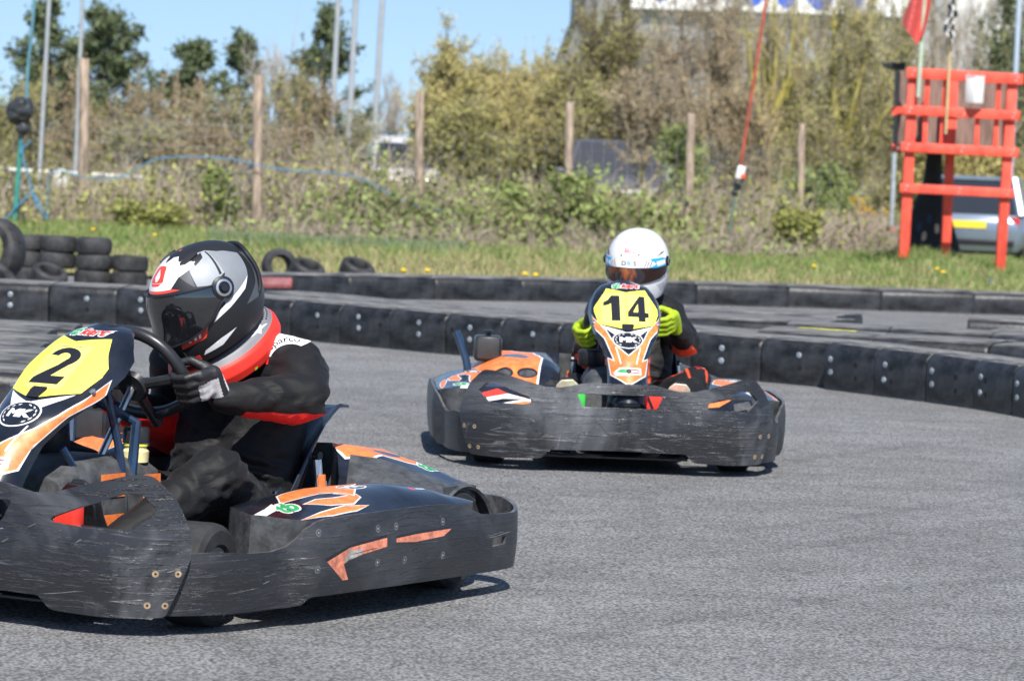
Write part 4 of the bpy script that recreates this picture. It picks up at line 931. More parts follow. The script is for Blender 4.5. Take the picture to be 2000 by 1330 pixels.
# ------------------------------------------------------------------ track
def asphalt():
    m = bpy.data.materials.new('asphalt'); m.use_nodes = True; n = m.node_tree; b = n.nodes['Principled BSDF']; L = n.links.new
    b.inputs['Roughness'].default_value = .82; b.inputs['Specular IOR Level'].default_value = .35
    tc = n.nodes.new('ShaderNodeTexCoord')
    def nz(scale, det, st=(1, 1, 1), rot=0., dist=0.):
        mp = n.nodes.new('ShaderNodeMapping'); mp.inputs['Scale'].default_value = st; mp.inputs['Rotation'].default_value = (0, 0, rot); L(tc.outputs['Object'], mp.inputs[0])
        z = n.nodes.new('ShaderNodeTexNoise'); z.inputs['Scale'].default_value = scale; z.inputs['Detail'].default_value = det; z.inputs['Distortion'].default_value = dist; z.inputs['Roughness'].default_value = .6; L(mp.outputs[0], z.inputs['Vector']); return z.outputs['Fac']
    def mr(f, a, c, v0, v1):
        r = n.nodes.new('ShaderNodeMapRange'); r.inputs[1].default_value = a; r.inputs[2].default_value = c; r.inputs[3].default_value = v0; r.inputs[4].default_value = v1; L(f, r.inputs[0]); return r.outputs[0]
    def mul(a, c_):
        q = n.nodes.new('ShaderNodeMath'); q.operation = 'MULTIPLY'; L(a, q.inputs[0]); L(c_, q.inputs[1]); return q.outputs[0]
    vo = n.nodes.new('ShaderNodeTexVoronoi'); vo.inputs['Scale'].default_value = 100; L(tc.outputs['Object'], vo.inputs['Vector'])
    pits = mr(vo.outputs['Distance'], .32, .68, 1.06, .34); grain = mr(nz(210, 2), .35, .68, .70, 1.22)
    big = mr(nz(.55, 3, (1, .6, 1)), .3, .7, .88, 1.10); skid = mr(nz(1.1, 5, (.16, 2.6, 1), .22, .5), .56, .70, 1.0, .82); sk2 = mr(nz(.9, 4, (.14, 3.4, 1), -.10, .4), .60, .68, 1.0, .86)
    v2 = n.nodes.new('ShaderNodeTexVoronoi'); v2.inputs['Scale'].default_value = 27; v2.inputs['Randomness'].default_value = 1; mp2 = n.nodes.new('ShaderNodeMapping'); mp2.inputs['Scale'].default_value = (1, .8, 1); L(tc.outputs['Object'], mp2.inputs[0]); L(mp2.outputs[0], v2.inputs['Vector'])
    stone = mr(v2.outputs['Distance'], .10, .17, .42, 1.0); patch = mr(nz(2.6, 4, (1, 1, 1), 0, .6), .42, .60, .88, 1.06)
    f = mul(mul(mul(mul(pits, grain), big), mul(skid, sk2)), mul(stone, patch))
    mx = n.nodes.new('ShaderNodeMix'); mx.data_type = 'RGBA'; mx.blend_type = 'MULTIPLY'; mx.inputs[0].default_value = 1; mx.inputs[6].default_value = (.305, .305, .306, 1)
    cb = n.nodes.new('ShaderNodeCombineColor'); [L(f, cb.inputs[i]) for i in range(3)]; L(cb.outputs[0], mx.inputs[7]); L(mx.outputs[2], b.inputs['Base Color'])
    bp = n.nodes.new('ShaderNodeBump'); bp.inputs['Strength'].default_value = .8; bp.inputs['Distance'].default_value = .004; L(mul(pits, grain), bp.inputs['Height']); L(bp.outputs[0], b.inputs['Normal'])
    return m
b = MB(); b.add([(-400, -30, 0), (400, -30, 0), (400, 33, 0), (-400, 33, 0)], [(0, 1, 2, 3)])
tag(b.build('track', [asphalt()], flat=True, fix='keep'), kind='structure')

def ss(t): t = max(0, min(1, t)); return t*t*(3-2*t)
def gz(x, y): return -.28*ss((y-50)/4)*ss((x-4.2)/1.2)*ss((90-y)/10)+.20*math.exp(-((x-4.85)/.52)**2-((y-42.6)/2.4)**2)
def gzn(X, Y): return .20*np.exp(-((X-4.85)/.52)**2-((Y-42.6)/2.4)**2)
# verge: grass ground behind the far barrier
M_verge = mat('verge_soil_and_grass', (.13, .11, .05), .9, var=0, vs=1.2, col2=(.17, .20, .05), bump=.6, bs=14)
b = MB(); nx, ny = 80, 40; vs = []
for j in range(ny+1):
    for i in range(nx+1):
        x = -400+800*(i/nx) if i in (0, nx) else -9+20*(i/nx); y = 31.2+(60*j/ny if j < ny else 1500); vs.append((x, y, .012+gz(x, y)+.03*noise.noise(Vector((x*1.5, y*.8, 0)))*(1 if 0 < j < ny else 0)+.015))
b.add(vs, [(j*(nx+1)+i, j*(nx+1)+i+1, (j+1)*(nx+1)+i+1, (j+1)*(nx+1)+i) for j in range(ny) for i in range(nx)])
tag(b.build('grass_verge', [M_verge], fix='keep'), kind='structure')

# rubber left by earlier laps: curved dark bands lying 2 mm above the asphalt
def rubber():
    m = bpy.data.materials.new('tyre_rubber_mark'); m.use_nodes = True; n = m.node_tree; b_ = n.nodes['Principled BSDF']; b_.inputs['Base Color'].default_value = (.05, .05, .052, 1); b_.inputs['Roughness'].default_value = .7
    tc = n.nodes.new('ShaderNodeTexCoord'); z = n.nodes.new('ShaderNodeTexNoise'); z.inputs['Scale'].default_value = 26; z.inputs['Detail'].default_value = 5; z.inputs['Roughness'].default_value = .75; r = n.nodes.new('ShaderNodeMapRange'); r.inputs[1].default_value = .42; r.inputs[2].default_value = .70; r.inputs[3].default_value = 0; r.inputs[4].default_value = .24
    n.links.new(tc.outputs['Object'], z.inputs['Vector']); n.links.new(z.outputs['Fac'], r.inputs[0]); n.links.new(r.outputs[0], b_.inputs['Alpha']); return m
M_rub = rubber(); b = MB()
for pts, w_ in (([(1060, 1262), (1240, 1225), (1500, 1190), (1700, 1150), (2100, 1120)], .10), ([(1020, 1130), (1200, 1100), (1500, 1075), (1750, 1045), (2100, 1005)], .12), ([(1080, 1060), (1350, 1045), (1600, 1020), (2050, 960)], .07), ([(1540, 900), (1700, 880), (1900, 860), (2050, 850)], .10), ([(650, 790), (760, 810), (850, 850)], .08)):
    P = [onz(x, y, 0).xy for x, y in smooth_path(pts, 3)]; vs = []
    for i, p in enumerate(P):
        t = (P[min(i+1, len(P)-1)]-P[max(0, i-1)]).normalized(); q = Vector((-t.y, t.x))*w_/2*min(1, .15+i*.25, .15+(len(P)-1-i)*.25); vs += [(p.x+q.x, p.y+q.y, .002), (p.x-q.x, p.y-q.y, .002)]
    b.add(vs, [(2*i, 2*i+1, 2*i+3, 2*i+2) for i in range(len(P)-1)])
tag(b.build('rubber_marks', [M_rub], flat=True, fix='keep'), kind='structure')

# ------------------------------------------------------------------ moulded barrier blocks
M_bar = mat('barrier_black_polyethylene', (.012, .0125, .014), .46, var=1.1, vs=5, bump=.25, bs=26, stretch=(1, 1, 1.6))
M_bartop = mat('dusty_barrier_top', (.10, .098, .094), .62, var=.6, vs=4, stretch=(1, 3, 1), bump=.2, bs=30)
M_galv = mat('galvanised_bolt', (.24, .27, .30), .55, .3, var=.3, vs=40)
M_hole = mat('dark_bolt_hole', (.004, .004, .004), .9, var=0)
M_ypaint = mat('yellow_paint_mark', (.55, .52, .05), .7, var=.3, vs=30)
BLOCKS = {}
def block_mesh(L, D, Hh, bolts, mark=False, rnd=.03):
    key = (round(L, 3), round(D, 3), Hh, tuple(bolts), mark)
    if key in BLOCKS: return BLOCKS[key]
    b = MB(); prof = [(0, .0), (.004, .012), (.0, .03), (.0, Hh-.045), (.008, Hh-.018), (.035, Hh+.006), (.09, Hh+.018), (D*.5, Hh+.024), (D-.03, Hh+.012), (D, Hh-.02), (D, 0)]
    secs = []; mi = []
    xs = [(-L/2, .006), (-L/2+.005, .002), (-L/2+.02, 0), (0, -.0015), (L/2-.02, 0), (L/2-.005, .002), (L/2, .006)]
    for x, ins in xs: secs.append([Vector((x, max(ins, min(D-ins, y+(ins if y < D/2 else -ins))), z-(ins if z > Hh-.05 else 0))) for y, z in prof])
    n = len(prof); vs = [p for s_ in secs for p in s_]; fs = []; mm = []
    for i in range(len(secs)-1):
        for j in range(n-1): fs.append((i*n+j, i*n+j+1, (i+1)*n+j+1, (i+1)*n+j)); mm.append(1 if 5 <= j <= 8 else 0)
    fs += [tuple(range(n)), tuple((len(secs)-1)*n+j for j in range(n))[::-1]]; mm += [0, 0]
    b.add(vs, fs, mm)
    for x, z, k in bolts:
        if k == 2: b.lathe([(.018, 0), (.018, .003), (.014, .006), (.006, .007), (.004, .004)], c=(x, -.0005, z), axis=(0, -1, 0), n=12, mi=2)
        else: b.lathe([(.016, -.012), (.016, .0015), (.004, .0015)], c=(x, 0, z), axis=(0, -1, 0), n=10, mi=3)
    if mark: b.box((0, D*.5, Hh+.026), (L*.5, .05, .002), 4)
    o = b.build('barrier_block', [M_bar, M_bartop, M_galv, M_hole, M_ypaint], angle=40); BLOCKS[key] = o; o['first'] = 1
    return o
def put_block(x, y, rz, mesh, label, group, z=0.):
    if mesh.get('first'): o = mesh; del o['first']
    else: o = mesh.copy(); COL.objects.link(o)
    o.location = (x, y, z); o.rotation_euler = (random.uniform(-.008, .008), random.uniform(-.012, .012), rz)
    tag(o, label, 'barrier block', group); return o
def chain(pts, L, D, Hh, bolts, labels, group, jit=.004, marks=()):
    P = Path2(pts, 2); n = max(1, round(P.l[-1]/L)); L = P.l[-1]/n; made = []
    for i in range(n):
        a, c = P.at(i*L), P.at((i+1)*L); m_ = (a+c)/2; bl = bolts[i % len(bolts)]
        made.append((m_.x+random.uniform(-jit, jit), m_.y+random.uniform(-jit, jit)*2, math.atan2(c.y-a.y, c.x-a.x), bl, i))
    for x, y, rz, bl, i in made: put_block(x, y, rz, block_mesh(L*.999, D, Hh, bl, i in marks), labels(i, n), group)
    return made
BA = [((0, .17, 2), (.005, .10, 2), (-.17, .14, 1))]; BB = [((-.16, .165, 2), (-.155, .095, 2), (.06, .15, 1), (.065, .08, 1)), ((-.12, .17, 2), (-.125, .09, 2), (-.07, .155, 1), (-.065, .085, 1))]
NEAR = [(-5.8, 23.45), (-3.9, 23.35), (-3.35, 23.30), (-2.33, 23.1), (-1.28, 22.3), (-.97, 21.9), (-.3, 21.3), (.45, 20.55), (1.27, 20.0), (1.74, 19.6)]
ordn = lambda i: ['first', 'second', 'third', 'fourth', 'fifth', 'sixth', 'seventh', 'eighth', 'ninth', 'tenth', 'eleventh', 'twelfth', 'thirteenth', 'fourteenth', 'fifteenth', 'sixteenth', 'seventeenth', 'eighteenth', 'nineteenth', 'twentieth', 'twenty first', 'twenty second'][i]
chain(NEAR, .47, .46, .235, [((.02, .175, 2), (.022, .105, 2)), ((-.02, .17, 2), (-.02, .10, 2), (-.17, .15, 1), (-.165, .085, 1)), ((.03, .165, 2), (.035, .095, 1)), ((-.05, .178, 2), (-.045, .11, 2), (.15, .14, 1))], lambda i, n: f'front block of the curved bolted wall, {ordn(i)} from the left edge', 'front row of the curved barrier')
chain([(1.70, 19.46), (2.09, 18.85), (2.30, 18.5), (2.46, 18.1), (2.62, 17.55), (2.80, 16.8), (2.9, 16.2)], .43, .40, .245, BB, lambda i, n: f'bolted block stepping toward the camera at right, {ordn(i)} along from the straight row', 'stepped barrier blocks at the right')
chain([(-1.7, 23.6), (-1.2, 23.0), (-.6, 22.3), (-.05, 21.7), (.7, 21.0), (1.35, 20.5)], .62, .62, .225, [()], lambda i, n: f'flat topped black block in the row behind the bolted wall, {ordn(i)} from the left', 'second row of the curved barrier')
chain([(1.38, 20.35), (2.0, 20.15), (2.65, 19.9), (3.2, 19.5)], .62, .66, .250, [()], lambda i, n: f'dusty topped block behind the stepped blocks at the right, {ordn(i)} from the left', 'wide blocks behind the right end of the barrier', marks=(0,))
chain([(.95, 23.3), (1.95, 22.9)], .9, .9, .19, [()], lambda i, n: f'low grey topped block beyond the wall, right of the white helmet, {ordn(i)} one', 'low blocks behind the far driver')
chain([(1.1, 24.9), (2.2, 24.5)], .9, .8, .17, [()], lambda i, n: f'low black block farthest beyond the wall, right of the white helmet, {ordn(i)} one', 'low blocks behind the far driver')
chain([(1.62, 21.25), (2.3, 21.15), (3.0, 20.9), (3.9, 20.5)], .62, .62, .255, [()], lambda i, n: f'bulky grey topped block in the rearmost row at the right, {ordn(i)} from its left end', 'rearmost row at the right')
# far barrier and the short piece in front of it at the right edge
far = chain([(-2.45, 27.6), (-2.2, 28.1), (-.7, 29.2), (1.4, 30.3), (2.6, 30.6), (7.2, 31.1)], .80, .40, .175, [()], lambda i, n: f'black block of the far barrier along the grass, {ordn(i)} from the left', 'far barrier along the grass')
chain([(3.12, 24.6), (5.4, 24.2)], .58, .5, .19, [((-.18, .11, 2), (.05, .10, 2), (.22, .10, 2))], lambda i, n: f'bolted block of the short barrier at the right frame edge, {ordn(i)} from its free end', 'short barrier piece at the right edge')
chain([(3.0, 22.7), (4.2, 22.2)], .60, .6, .20, [()], lambda i, n: f'low block lying beneath the short bolted barrier at the right, {ordn(i)} from its end', 'low blocks beneath the short barrier')
# near left cluster of flat blocks
for r_ in range(7):
    for i in range(3):
        x0 = -1.72-.06*r_-i*.80-(.40 if r_ % 2 else 0)*.3
        put_block(x0-.40-.1, 14.35+r_*.57, R(-1+r_*.4), block_mesh(.79, .55, .245, ()), f'worn flat block at near left, row {["one", "two", "three", "four", "five", "six", "seven"][r_]} back from the camera, {["right", "middle", "left"][i]} one', 'flat blocks at the near left')
# red and white kerb piece on the far barrier
M_edge0 = mat('dull_pink_scrape', (.24, .10, .10), .7, var=.3); b = MB(); b.box((0, 0, .0), (.30, .05, .08), 0, bev=.01); b.box((.0, -.027, .01), (.26, .002, .05), 1)
tag(b.build('painted_board', [mat('faded_pink_paint', (.20, .05, .05), .7, var=.5, vs=12), M_edge0], loc=at(532, 552, 27.4), rot=(0, 0, R(10))), 'faded red painted board leaning on the far barrier beside the dark helmet', 'board')

# ------------------------------------------------------------------ old tyres
M_oldt = mat('old_tyre_rubber', (.022, .022, .023), .7, var=.6, vs=9, bump=.2, bs=60)
def tyre_obj(r, w_, name='old_tyre'):
    b = MB(); h = w_/2
    b.lathe([(r*.56, -h*.7), (r*.62, -h), (r*.84, -h*1.02), (r*.96, -h*.8), (r, -h*.45), (r, h*.45), (r*.96, h*.8), (r*.84, h*1.02), (r*.62, h), (r*.56, h*.7), (r*.60, 0), (r*.56, -h*.7)], n=28, cap=False)
    return b.build(name, [M_oldt])
t0 = tyre_obj(.150, .128); first = True; k = 0
cols = [(60, 545, 29.2), (118, 552, 29.1), (191, 553, 29.0), (263, 554, 29.0)]
for ci, (px, py, Y) in enumerate(cols):
    base = onz(px, py+3, 0)
    for lv in range(3 if ci in (1, 2) else 2 if ci == 3 else 3):
        if lv == 0 and ci in (1,): continue
        o = t0 if first else t0.copy()
        if not first: COL.objects.link(o)
        first = False; p = at(px+random.uniform(-2, 2), 300, Y); o.location = (p.x+random.uniform(-.01, .01), Y, .075+lv*.13)
        o.rotation_euler = (random.uniform(-.03, .03), random.uniform(-.04, .04), random.random()*6)
        tag(o, f'small old tyre in the {["leftmost", "second", "third", "rightmost"][ci]} stack on the grass, {["bottom", "middle", "top"][lv]} one', 'tyre', 'stacked tyres at the left')
for px, py, Y, lab in ((545, 520, 30.2, 'single old tyre standing up in the grass behind the dark helmet'), (600, 530, 30.0, 'old tyre half sunk in the grass right of the dark helmet'), (697, 528, 30.4, 'worn tyre lying in the grass at the end of the far barrier'), (95, 549, 28.2, 'loose tyre lying before the stacks at the left')):
    o = t0.copy(); COL.objects.link(o); p = at(px, py, Y); o.location = (p.x, Y, max(.10, p.z)); o.rotation_euler = (R(80) if px == 545 else R(25), R(10), .4); tag(o, lab, 'tyre')
big = tyre_obj(.235, .19); p = at(-12, 490, 25.2); big.location = (p.x, p.y, p.z); big.rotation_euler = (R(84), 0, R(-28)); tag(big, 'large dark tyre propped upright at the left frame edge', 'tyre')
o = big.copy(); COL.objects.link(o); p = at(-5, 545, 24.9); o.location = (p.x-.1, p.y, .14); o.rotation_euler = (R(35), R(8), .2); tag(o, 'large tyre lying tilted under the upright one at the left edge', 'tyre')

# ------------------------------------------------------------------ plants
class QB:
    """vectorised collector of quads"""
    def __init__(s): s.q = []; s.m = []
    def quads(s, Q, mi=0): s.q.append(Q.reshape(-1, 4, 3)); s.m.append(np.full(len(s.q[-1]), mi)); return s
    def twigs(s, A, B_, ra, rb, mi=0, n=3):
        A, B_ = np.asarray(A, float), np.asarray(B_, float); d = B_-A; L = np.linalg.norm(d, axis=1, keepdims=True)+1e-9; d /= L
        h = np.where(np.abs(d[:, 2:3]) > .9, np.array([[1., 0, 0]]), np.array([[0, 0, 1.]])); u = np.cross(d, h); u /= np.linalg.norm(u, axis=1, keepdims=True)+1e-9; v = np.cross(d, u)
        ra = np.broadcast_to(np.asarray(ra, float), (len(A),))[:, None]; rb = np.broadcast_to(np.asarray(rb, float), (len(A),))[:, None]
        for k in range(n):
            a0, a1 = 2*PI*k/n, 2*PI*(k+1)/n; c0 = u*math.cos(a0)+v*math.sin(a0); c1 = u*math.cos(a1)+v*math.sin(a1)
            s.quads(np.stack([A+c0*ra, A+c1*ra, B_+c1*rb, B_+c0*rb], 1), mi)
        return s
    def leaves(s, C_, size, mi=0, flat=0., asp=1.5):
        n = len(C_); u = RNG.normal(size=(n, 3)); u /= np.linalg.norm(u, axis=1, keepdims=True); w_ = RNG.normal(size=(n, 3)); v = np.cross(u, w_); v /= np.linalg.norm(v, axis=1, keepdims=True)+1e-9
        z = size*RNG.uniform(.6, 1.35, (n, 1)); u = u*z*asp/2; v = v*z/2; C_ = np.asarray(C_)
        return s.quads(np.stack([C_-u, C_+v*.9, C_+u, C_-v*.9], 1), mi)
    def build(s, name, mats, parent=None, loc=None):
        Q = np.concatenate(s.q); M_ = np.concatenate(s.m); n = len(Q); me = bpy.data.meshes.new(name)
        me.vertices.add(n*4); me.vertices.foreach_set('co', Q.reshape(-1)); me.loops.add(n*4); me.loops.foreach_set('vertex_index', np.arange(n*4))
        me.polygons.add(n); me.polygons.foreach_set('loop_start', np.arange(n)*4); me.polygons.foreach_set('loop_total', np.full(n, 4)); me.polygons.foreach_set('material_index', M_.astype(int))
        for m_ in mats: me.materials.append(m_)
        me.update(); me.validate(); o = bpy.data.objects.new(name, me); COL.objects.link(o)
        if parent: o.parent = parent
        if loc is not None: o.location = loc
        return o
def leafmat(name, c1, c2, vs=.9):
    m = mat(name, c1, .6, col2=c2, vs=vs, var=0, det=5, ramp=(.3, .7), spec=.25)
    b_ = m.node_tree.nodes['Principled BSDF']; b_.inputs['Transmission Weight'].default_value = 0
    return m
L_willow = leafmat('willow_catkins_and_leaves', (.34, .30, .10), (.58, .51, .21)); L_olive = leafmat('olive_spring_leaves', (.17, .17, .05), (.42, .40, .15))
L_pine = leafmat('pine_needles', (.05, .075, .04), (.16, .20, .09)); L_fresh = leafmat('fresh_green_leaves', (.11, .16, .045), (.32, .37, .12)); L_rust = leafmat('rusty_buds', (.22, .16, .09), (.40, .31, .18))
L_gorse = leafmat('gorse_flowers', (.55, .30, .02), (.7, .45, .04)); L_yew = leafmat('yellow_green_hedge_leaves', (.16, .18, .05), (.37, .37, .11))
B_brown = leafmat('brown_twigs', (.20, .16, .105), (.40, .34, .24), 1.5); B_grey = leafmat('grey_twigs', (.24, .21, .18), (.44, .40, .35), 1.5); B_lichen = leafmat('lichened_bark', (.30, .27, .10), (.52, .44, .09), 2.2); B_straw = leafmat('dry_stems', (.20, .16, .12), (.46, .39, .31), 2.2); B_dark = leafmat('dark_twigs', (.09, .07, .05), (.18, .14, .10), 1.5)

def tree(label, cat, px, Y, top, wpx, crown=(.5, .55), n=(14, 90, 900), leaf=None, lsize=.07, lper=2, bark=B_brown, tr=.07, group=None, lean=0., name='tree', fork=False, up=.5, twr=.006, wob=1.):
    base = at(px, 300, Y); base.z = gz(base.x, Y); s_ = F_PX/Y; yh = HOR+SL*(px-CX); Ht = CAM_H+(yh-top)/s_; W_ = wpx/s_/2
    root = empty(name, (base.x, base.y, base.z), 0, label, cat, group); rg = RNG
    c0 = np.array([lean*.5, 0, Ht*crown[1]+Ht*(1-crown[1])*.0]); cz = Ht*(1+crown[0])/2; rz_ = Ht*(1-crown[0])/2; cen = np.array([lean*.6, 0, cz]); rad = np.array([W_, W_*.8, rz_])
    T = QB(); k = 8; P = [np.array([lean*(i/k)**1.5+.06*wob*math.sin(i*1.7), .05*math.sin(i*2.3), Ht*.93*i/k]) for i in range(k+1)]
    rr = [tr*(1-.85*i/k) for i in range(k+1)]; T.twigs(P[:-1], P[1:], rr[:-1], rr[1:], 0, 7)
    def sample(m):
        d = rg.normal(size=(m, 3)); d /= np.linalg.norm(d, axis=1, keepdims=True); r_ = rg.uniform(.25, 1, (m, 1))**.45
        lump = 1+.22*np.sin(d[:, :1]*5+d[:, 2:]*4+px)+.12*rg.normal(size=(m, 1)); return cen+d*rad*r_*lump
    n1, n2, n3 = n; n3 = int(n3*1.5); lper_ = max(1, int(round(lper*1.35))); lsize *= .72; E1 = sample(n1); tz = np.clip((E1[:, 2]-Ht*.15)*rg.uniform(.45, .75, n1), Ht*crown[1]*.35, Ht*.85); S1 = np.array([np.array([np.interp(z, [p[2] for p in P], [p[j] for p in P]) for j in range(3)]) for z in tz])
    if fork: S1[:2] = P[2]; E1[0] = cen+rad*np.array([-.25, 0, .8]); E1[1] = cen+rad*np.array([.30, 0, .95])
    M1 = (S1*.45+E1*.55)+np.c_[np.zeros((n1, 2)), -np.abs(rg.normal(size=n1))*.06*Ht]+rg.normal(size=(n1, 3))*.03*Ht
    r1 = np.interp(tz, [0, Ht], [tr*.55, tr*.2])
    if fork: r1[:2] = tr*.75
    T.twigs(S1, M1, r1, r1*.65, 0, 5); T.twigs(M1, E1, r1*.65, r1*.2, 0, 5)
    i = rg.integers(0, n1, n2); t = rg.uniform(.0, 1, (n2, 1)); S2 = M1[i]*(1-t)+E1[i]*t; E2 = S2+rg.normal(size=(n2, 3))*rad*.26+np.c_[np.zeros((n2, 2)), np.full(n2, up*rz_*.25)]
    T.twigs(S2, E2, twr*2.2, twr, 0, 3); T.build('trunk', [bark], root)
    K = QB(); i = rg.integers(0, n2, n3); t = rg.uniform(.1, 1, (n3, 1)); S3 = S2[i]*(1-t)+E2[i]*t; E3 = S3+rg.normal(size=(n3, 3))*rad*.13+np.c_[np.zeros((n3, 2)), np.full(n3, up*.25*rz_*.6)]
    K.twigs(S3, E3, twr*.8, twr*.35, 0, 3)
    if leaf:
        m = n3*lper_; i = rg.integers(0, n3, m); t = rg.uniform(.2, 1.05, (m, 1)); K.leaves(S3[i]*(1-t)+E3[i]*t+rg.normal(size=(m, 3))*lsize*.8, lsize, 1)
    K.build('crown', [B_brown if bark is B_lichen else bark, leaf or bark], root); return root
def pine(label, px, Y, top, wpx, group=None, dens=1., low=.35):
    base = at(px, 300, Y); s_ = F_PX/Y; yh = HOR+SL*(px-CX); Ht = CAM_H+(yh-top)/s_; W_ = wpx/s_/2*2.0
    root = empty('pine_tree', (base.x, base.y, 0), 0, label, 'pine tree', group); T = QB(); rg = RNG
    k = 8; P = [np.array([.04*math.sin(i*2.1), .04*math.cos(i*1.3), Ht*i/k]) for i in range(k+1)]; rr = [.09*(1-.9*i/k) for i in range(k+1)]; T.twigs(P[:-1], P[1:], rr[:-1], rr[1:], 0, 7)
    m = int(54*dens); z = rg.uniform(low, 1, m); a = rg.uniform(0, 2*PI, m); ln = W_*np.clip((1.02-z)/(1-low), .10, 1)**.75*rg.uniform(.35, 1.35, m)
    S1 = np.c_[np.zeros((m, 2)), z*Ht-.03*Ht]; E1 = S1+np.c_[np.cos(a)*ln, np.sin(a)*ln, ln*rg.uniform(.15, .7, m)]; T.twigs(S1, E1, .03, .008, 0, 4); T.build('trunk', [B_dark], root)
    K = QB(); q = int(1500*dens); i = rg.integers(0, m, q); t = rg.uniform(.45, 1.0, (q, 1)); S2 = S1[i]*(1-t)+E1[i]*t; E2 = S2+rg.normal(size=(q, 3))*.05*Ht*.55+np.array([0, 0, .05]); K.twigs(S2, E2, .006, .003, 0, 3)
    g = q*4; i = rg.integers(0, q, g); t = rg.uniform(.1, 1.1, (g, 1)); K.leaves(S2[i]*(1-t)+E2[i]*t+rg.normal(size=(g, 3))*.05, .06, 1, asp=2.4); K.build('crown', [B_dark, L_pine], root)

pine('dark pine behind the leftmost pale pole', 85, 78, 8, 120, 'pines at the left', 1.1, .2)
pine('tallest broad pine right of the second pale pole', 205, 80, 22, 190, 'pines at the left', 1.7, .2)
pine('bushy pine between the first two fence posts', 375, 82, 78, 120, 'pines at the left', .9, .3)
pine('narrow pine just left of the second fence post', 462, 80, 62, 78, 'pines at the left', .6, .3)
pine('slim pointed pine by the middle flagpoles', 628, 80, 18, 110, 'pines at the left', .9, .2)
T_ = 'bare trees behind the fence'
for q, px in enumerate((-120, -300, 2110, 2290)):
    tree('spring tree standing outside the %s edge of the view, %s one' % (('left', 'left', 'right', 'right')[q], ('nearer', 'farther', 'nearer', 'farther')[q]), 'tree', px, 66, 40, 260, (.05, .2), (16, 120, 1200), L_olive, .05, 2, B_brown, .05, T_)
for q, (px, top, w_, lf, br) in enumerate([(60, 190, 150, L_olive, B_brown), (140, 150, 130, L_rust, B_brown), (235, 235, 160, L_olive, B_grey), (310, 215, 130, L_olive, B_grey), (400, 190, 150, L_rust, B_brown), (590, 200, 130, L_rust, B_grey), (680, 230, 140, L_olive, B_grey), ]):
    tree('hazy twig tree behind the wire, %s from the left in the back row' % ['first', 'second', 'third', 'fourth', 'fifth', 'sixth', 'seventh', 'eighth', 'ninth', 'tenth'][q], 'tree', px, 58+(q*5) % 9, top, w_*1.15, (.36 if q in (3, 4, 5) else .1, .35), (14, 90, 800), lf, .045, 2, br, .03, 'back row of twig trees')
tree('yellow green willow at the left frame edge behind the pole', 'tree', 20, 66, 165, 170, (.0, .2), (20, 150, 1600), L_olive, .06, 4, B_brown, .05, T_)
tree('olive young tree between the pale poles and the first post', 'tree', 190, 66, 210, 150, (.0, .2), (20, 140, 1500), L_olive, .055, 3, B_brown, .04, T_)
tree('twiggy bare tree right of the first fence post', 'tree', 265, 64, 130, 170, (.1, .25), (14, 110, 1100), L_rust, .04, 2, B_brown, .045, T_)
tree('rusty budded tree in the gap between the first two posts', 'tree', 345, 66, 150, 150, (.1, .25), (14, 110, 1100), L_rust, .05, 3, B_brown, .04, T_)
tree('pale bare tree left of the second fence post', 'tree', 440, 62, 170, 150, (.38, .4), (18, 140, 1600), L_olive, .04, 2, B_grey, .035, T_)
tree('thin tree with olive leaves right of the second post', 'tree', 560, 66, 120, 120, (.1, .25), (16, 120, 1300), L_olive, .055, 2, B_brown, .035, T_)
tree('sparse tree with tall thin twigs against the sky', 'tree', 530, 78, 62, 110, (.2, .3), (14, 90, 700), None, .05, 1, B_grey, .035, T_, up=1.2)
tree('brown thicket tree beneath the slim pine', 'tree', 640, 64, 175, 150, (.1, .2), (14, 110, 1100), L_rust, .05, 2, B_brown, .035, T_)
tree('faint leafless tree between the flagpoles and the third post', 'tree', 770, 82, 165, 130, (.1, .3), (14, 100, 900), None, .05, 1, B_grey, .035, T_, up=.9)
tree('small leafless tree behind the two flagpoles', 'tree', 705, 84, 185, 110, (.1, .3), (14, 90, 800), None, .05, 1, B_grey, .03, T_, up=.9)
W = 'yellow blossoming willows in the middle'
tree('big yellow willow just right of the third post', 'willow', 885, 66, 112, 190, (.3, .35), (30, 300, 4500), L_willow, .045, 6, B_brown, .05, W)
tree('pale yellow willow standing between third and fourth post', 'willow', 975, 68, 105, 180, (.2, .3), (30, 300, 4200), L_willow, .045, 6, B_brown, .05, W, up=.8)
tree('golden willow leaning against the dark roof edge', 'willow', 1060, 70, 100, 150, (.3, .35), (26, 240, 3400), L_willow, .045, 5, B_brown, .045, W)
tree('low olive willow above the dark parked car', 'willow', 930, 60, 200, 230, (.35, .4), (22, 180, 2200), L_olive, .06, 3, B_brown, .04, W)
G = 'tall trees in front of the warehouse'
for q, (px, wp, lf, br) in enumerate([(1290, 190, None, B_grey), (1430, 200, L_olive, B_grey), (1560, 200, None, B_brown), (1700, 180, L_rust, B_grey), (1810, 170, None, B_brown), (1930, 150, L_olive, B_grey)]):
    tree('tall fine twigged spring tree in the back row before the warehouse, %s from the left' % ['first', 'second', 'third', 'fourth', 'fifth', 'sixth', 'seventh', 'eighth', 'ninth', 'tenth'][q], 'tree', px, 88+(q*7) % 12, -60-10*(q % 3), wp, (.32, .35), (18, 150, 1300), lf, .05, 1, br, .07, 'back row of tall twig trees', twr=.008)
tree('tall slender dark tree before the grey gable', 'tree', 1190, 72, -40, 190, (.2, .3), (30, 260, 3400), L_olive, .05, 2, B_dark, .085, G)
tree('reddish brown bare tree left of the slanted red pole', 'tree', 1375, 70, -30, 250, (.2, .3), (26, 220, 2500), L_rust, .05, 2, B_brown, .07, G)
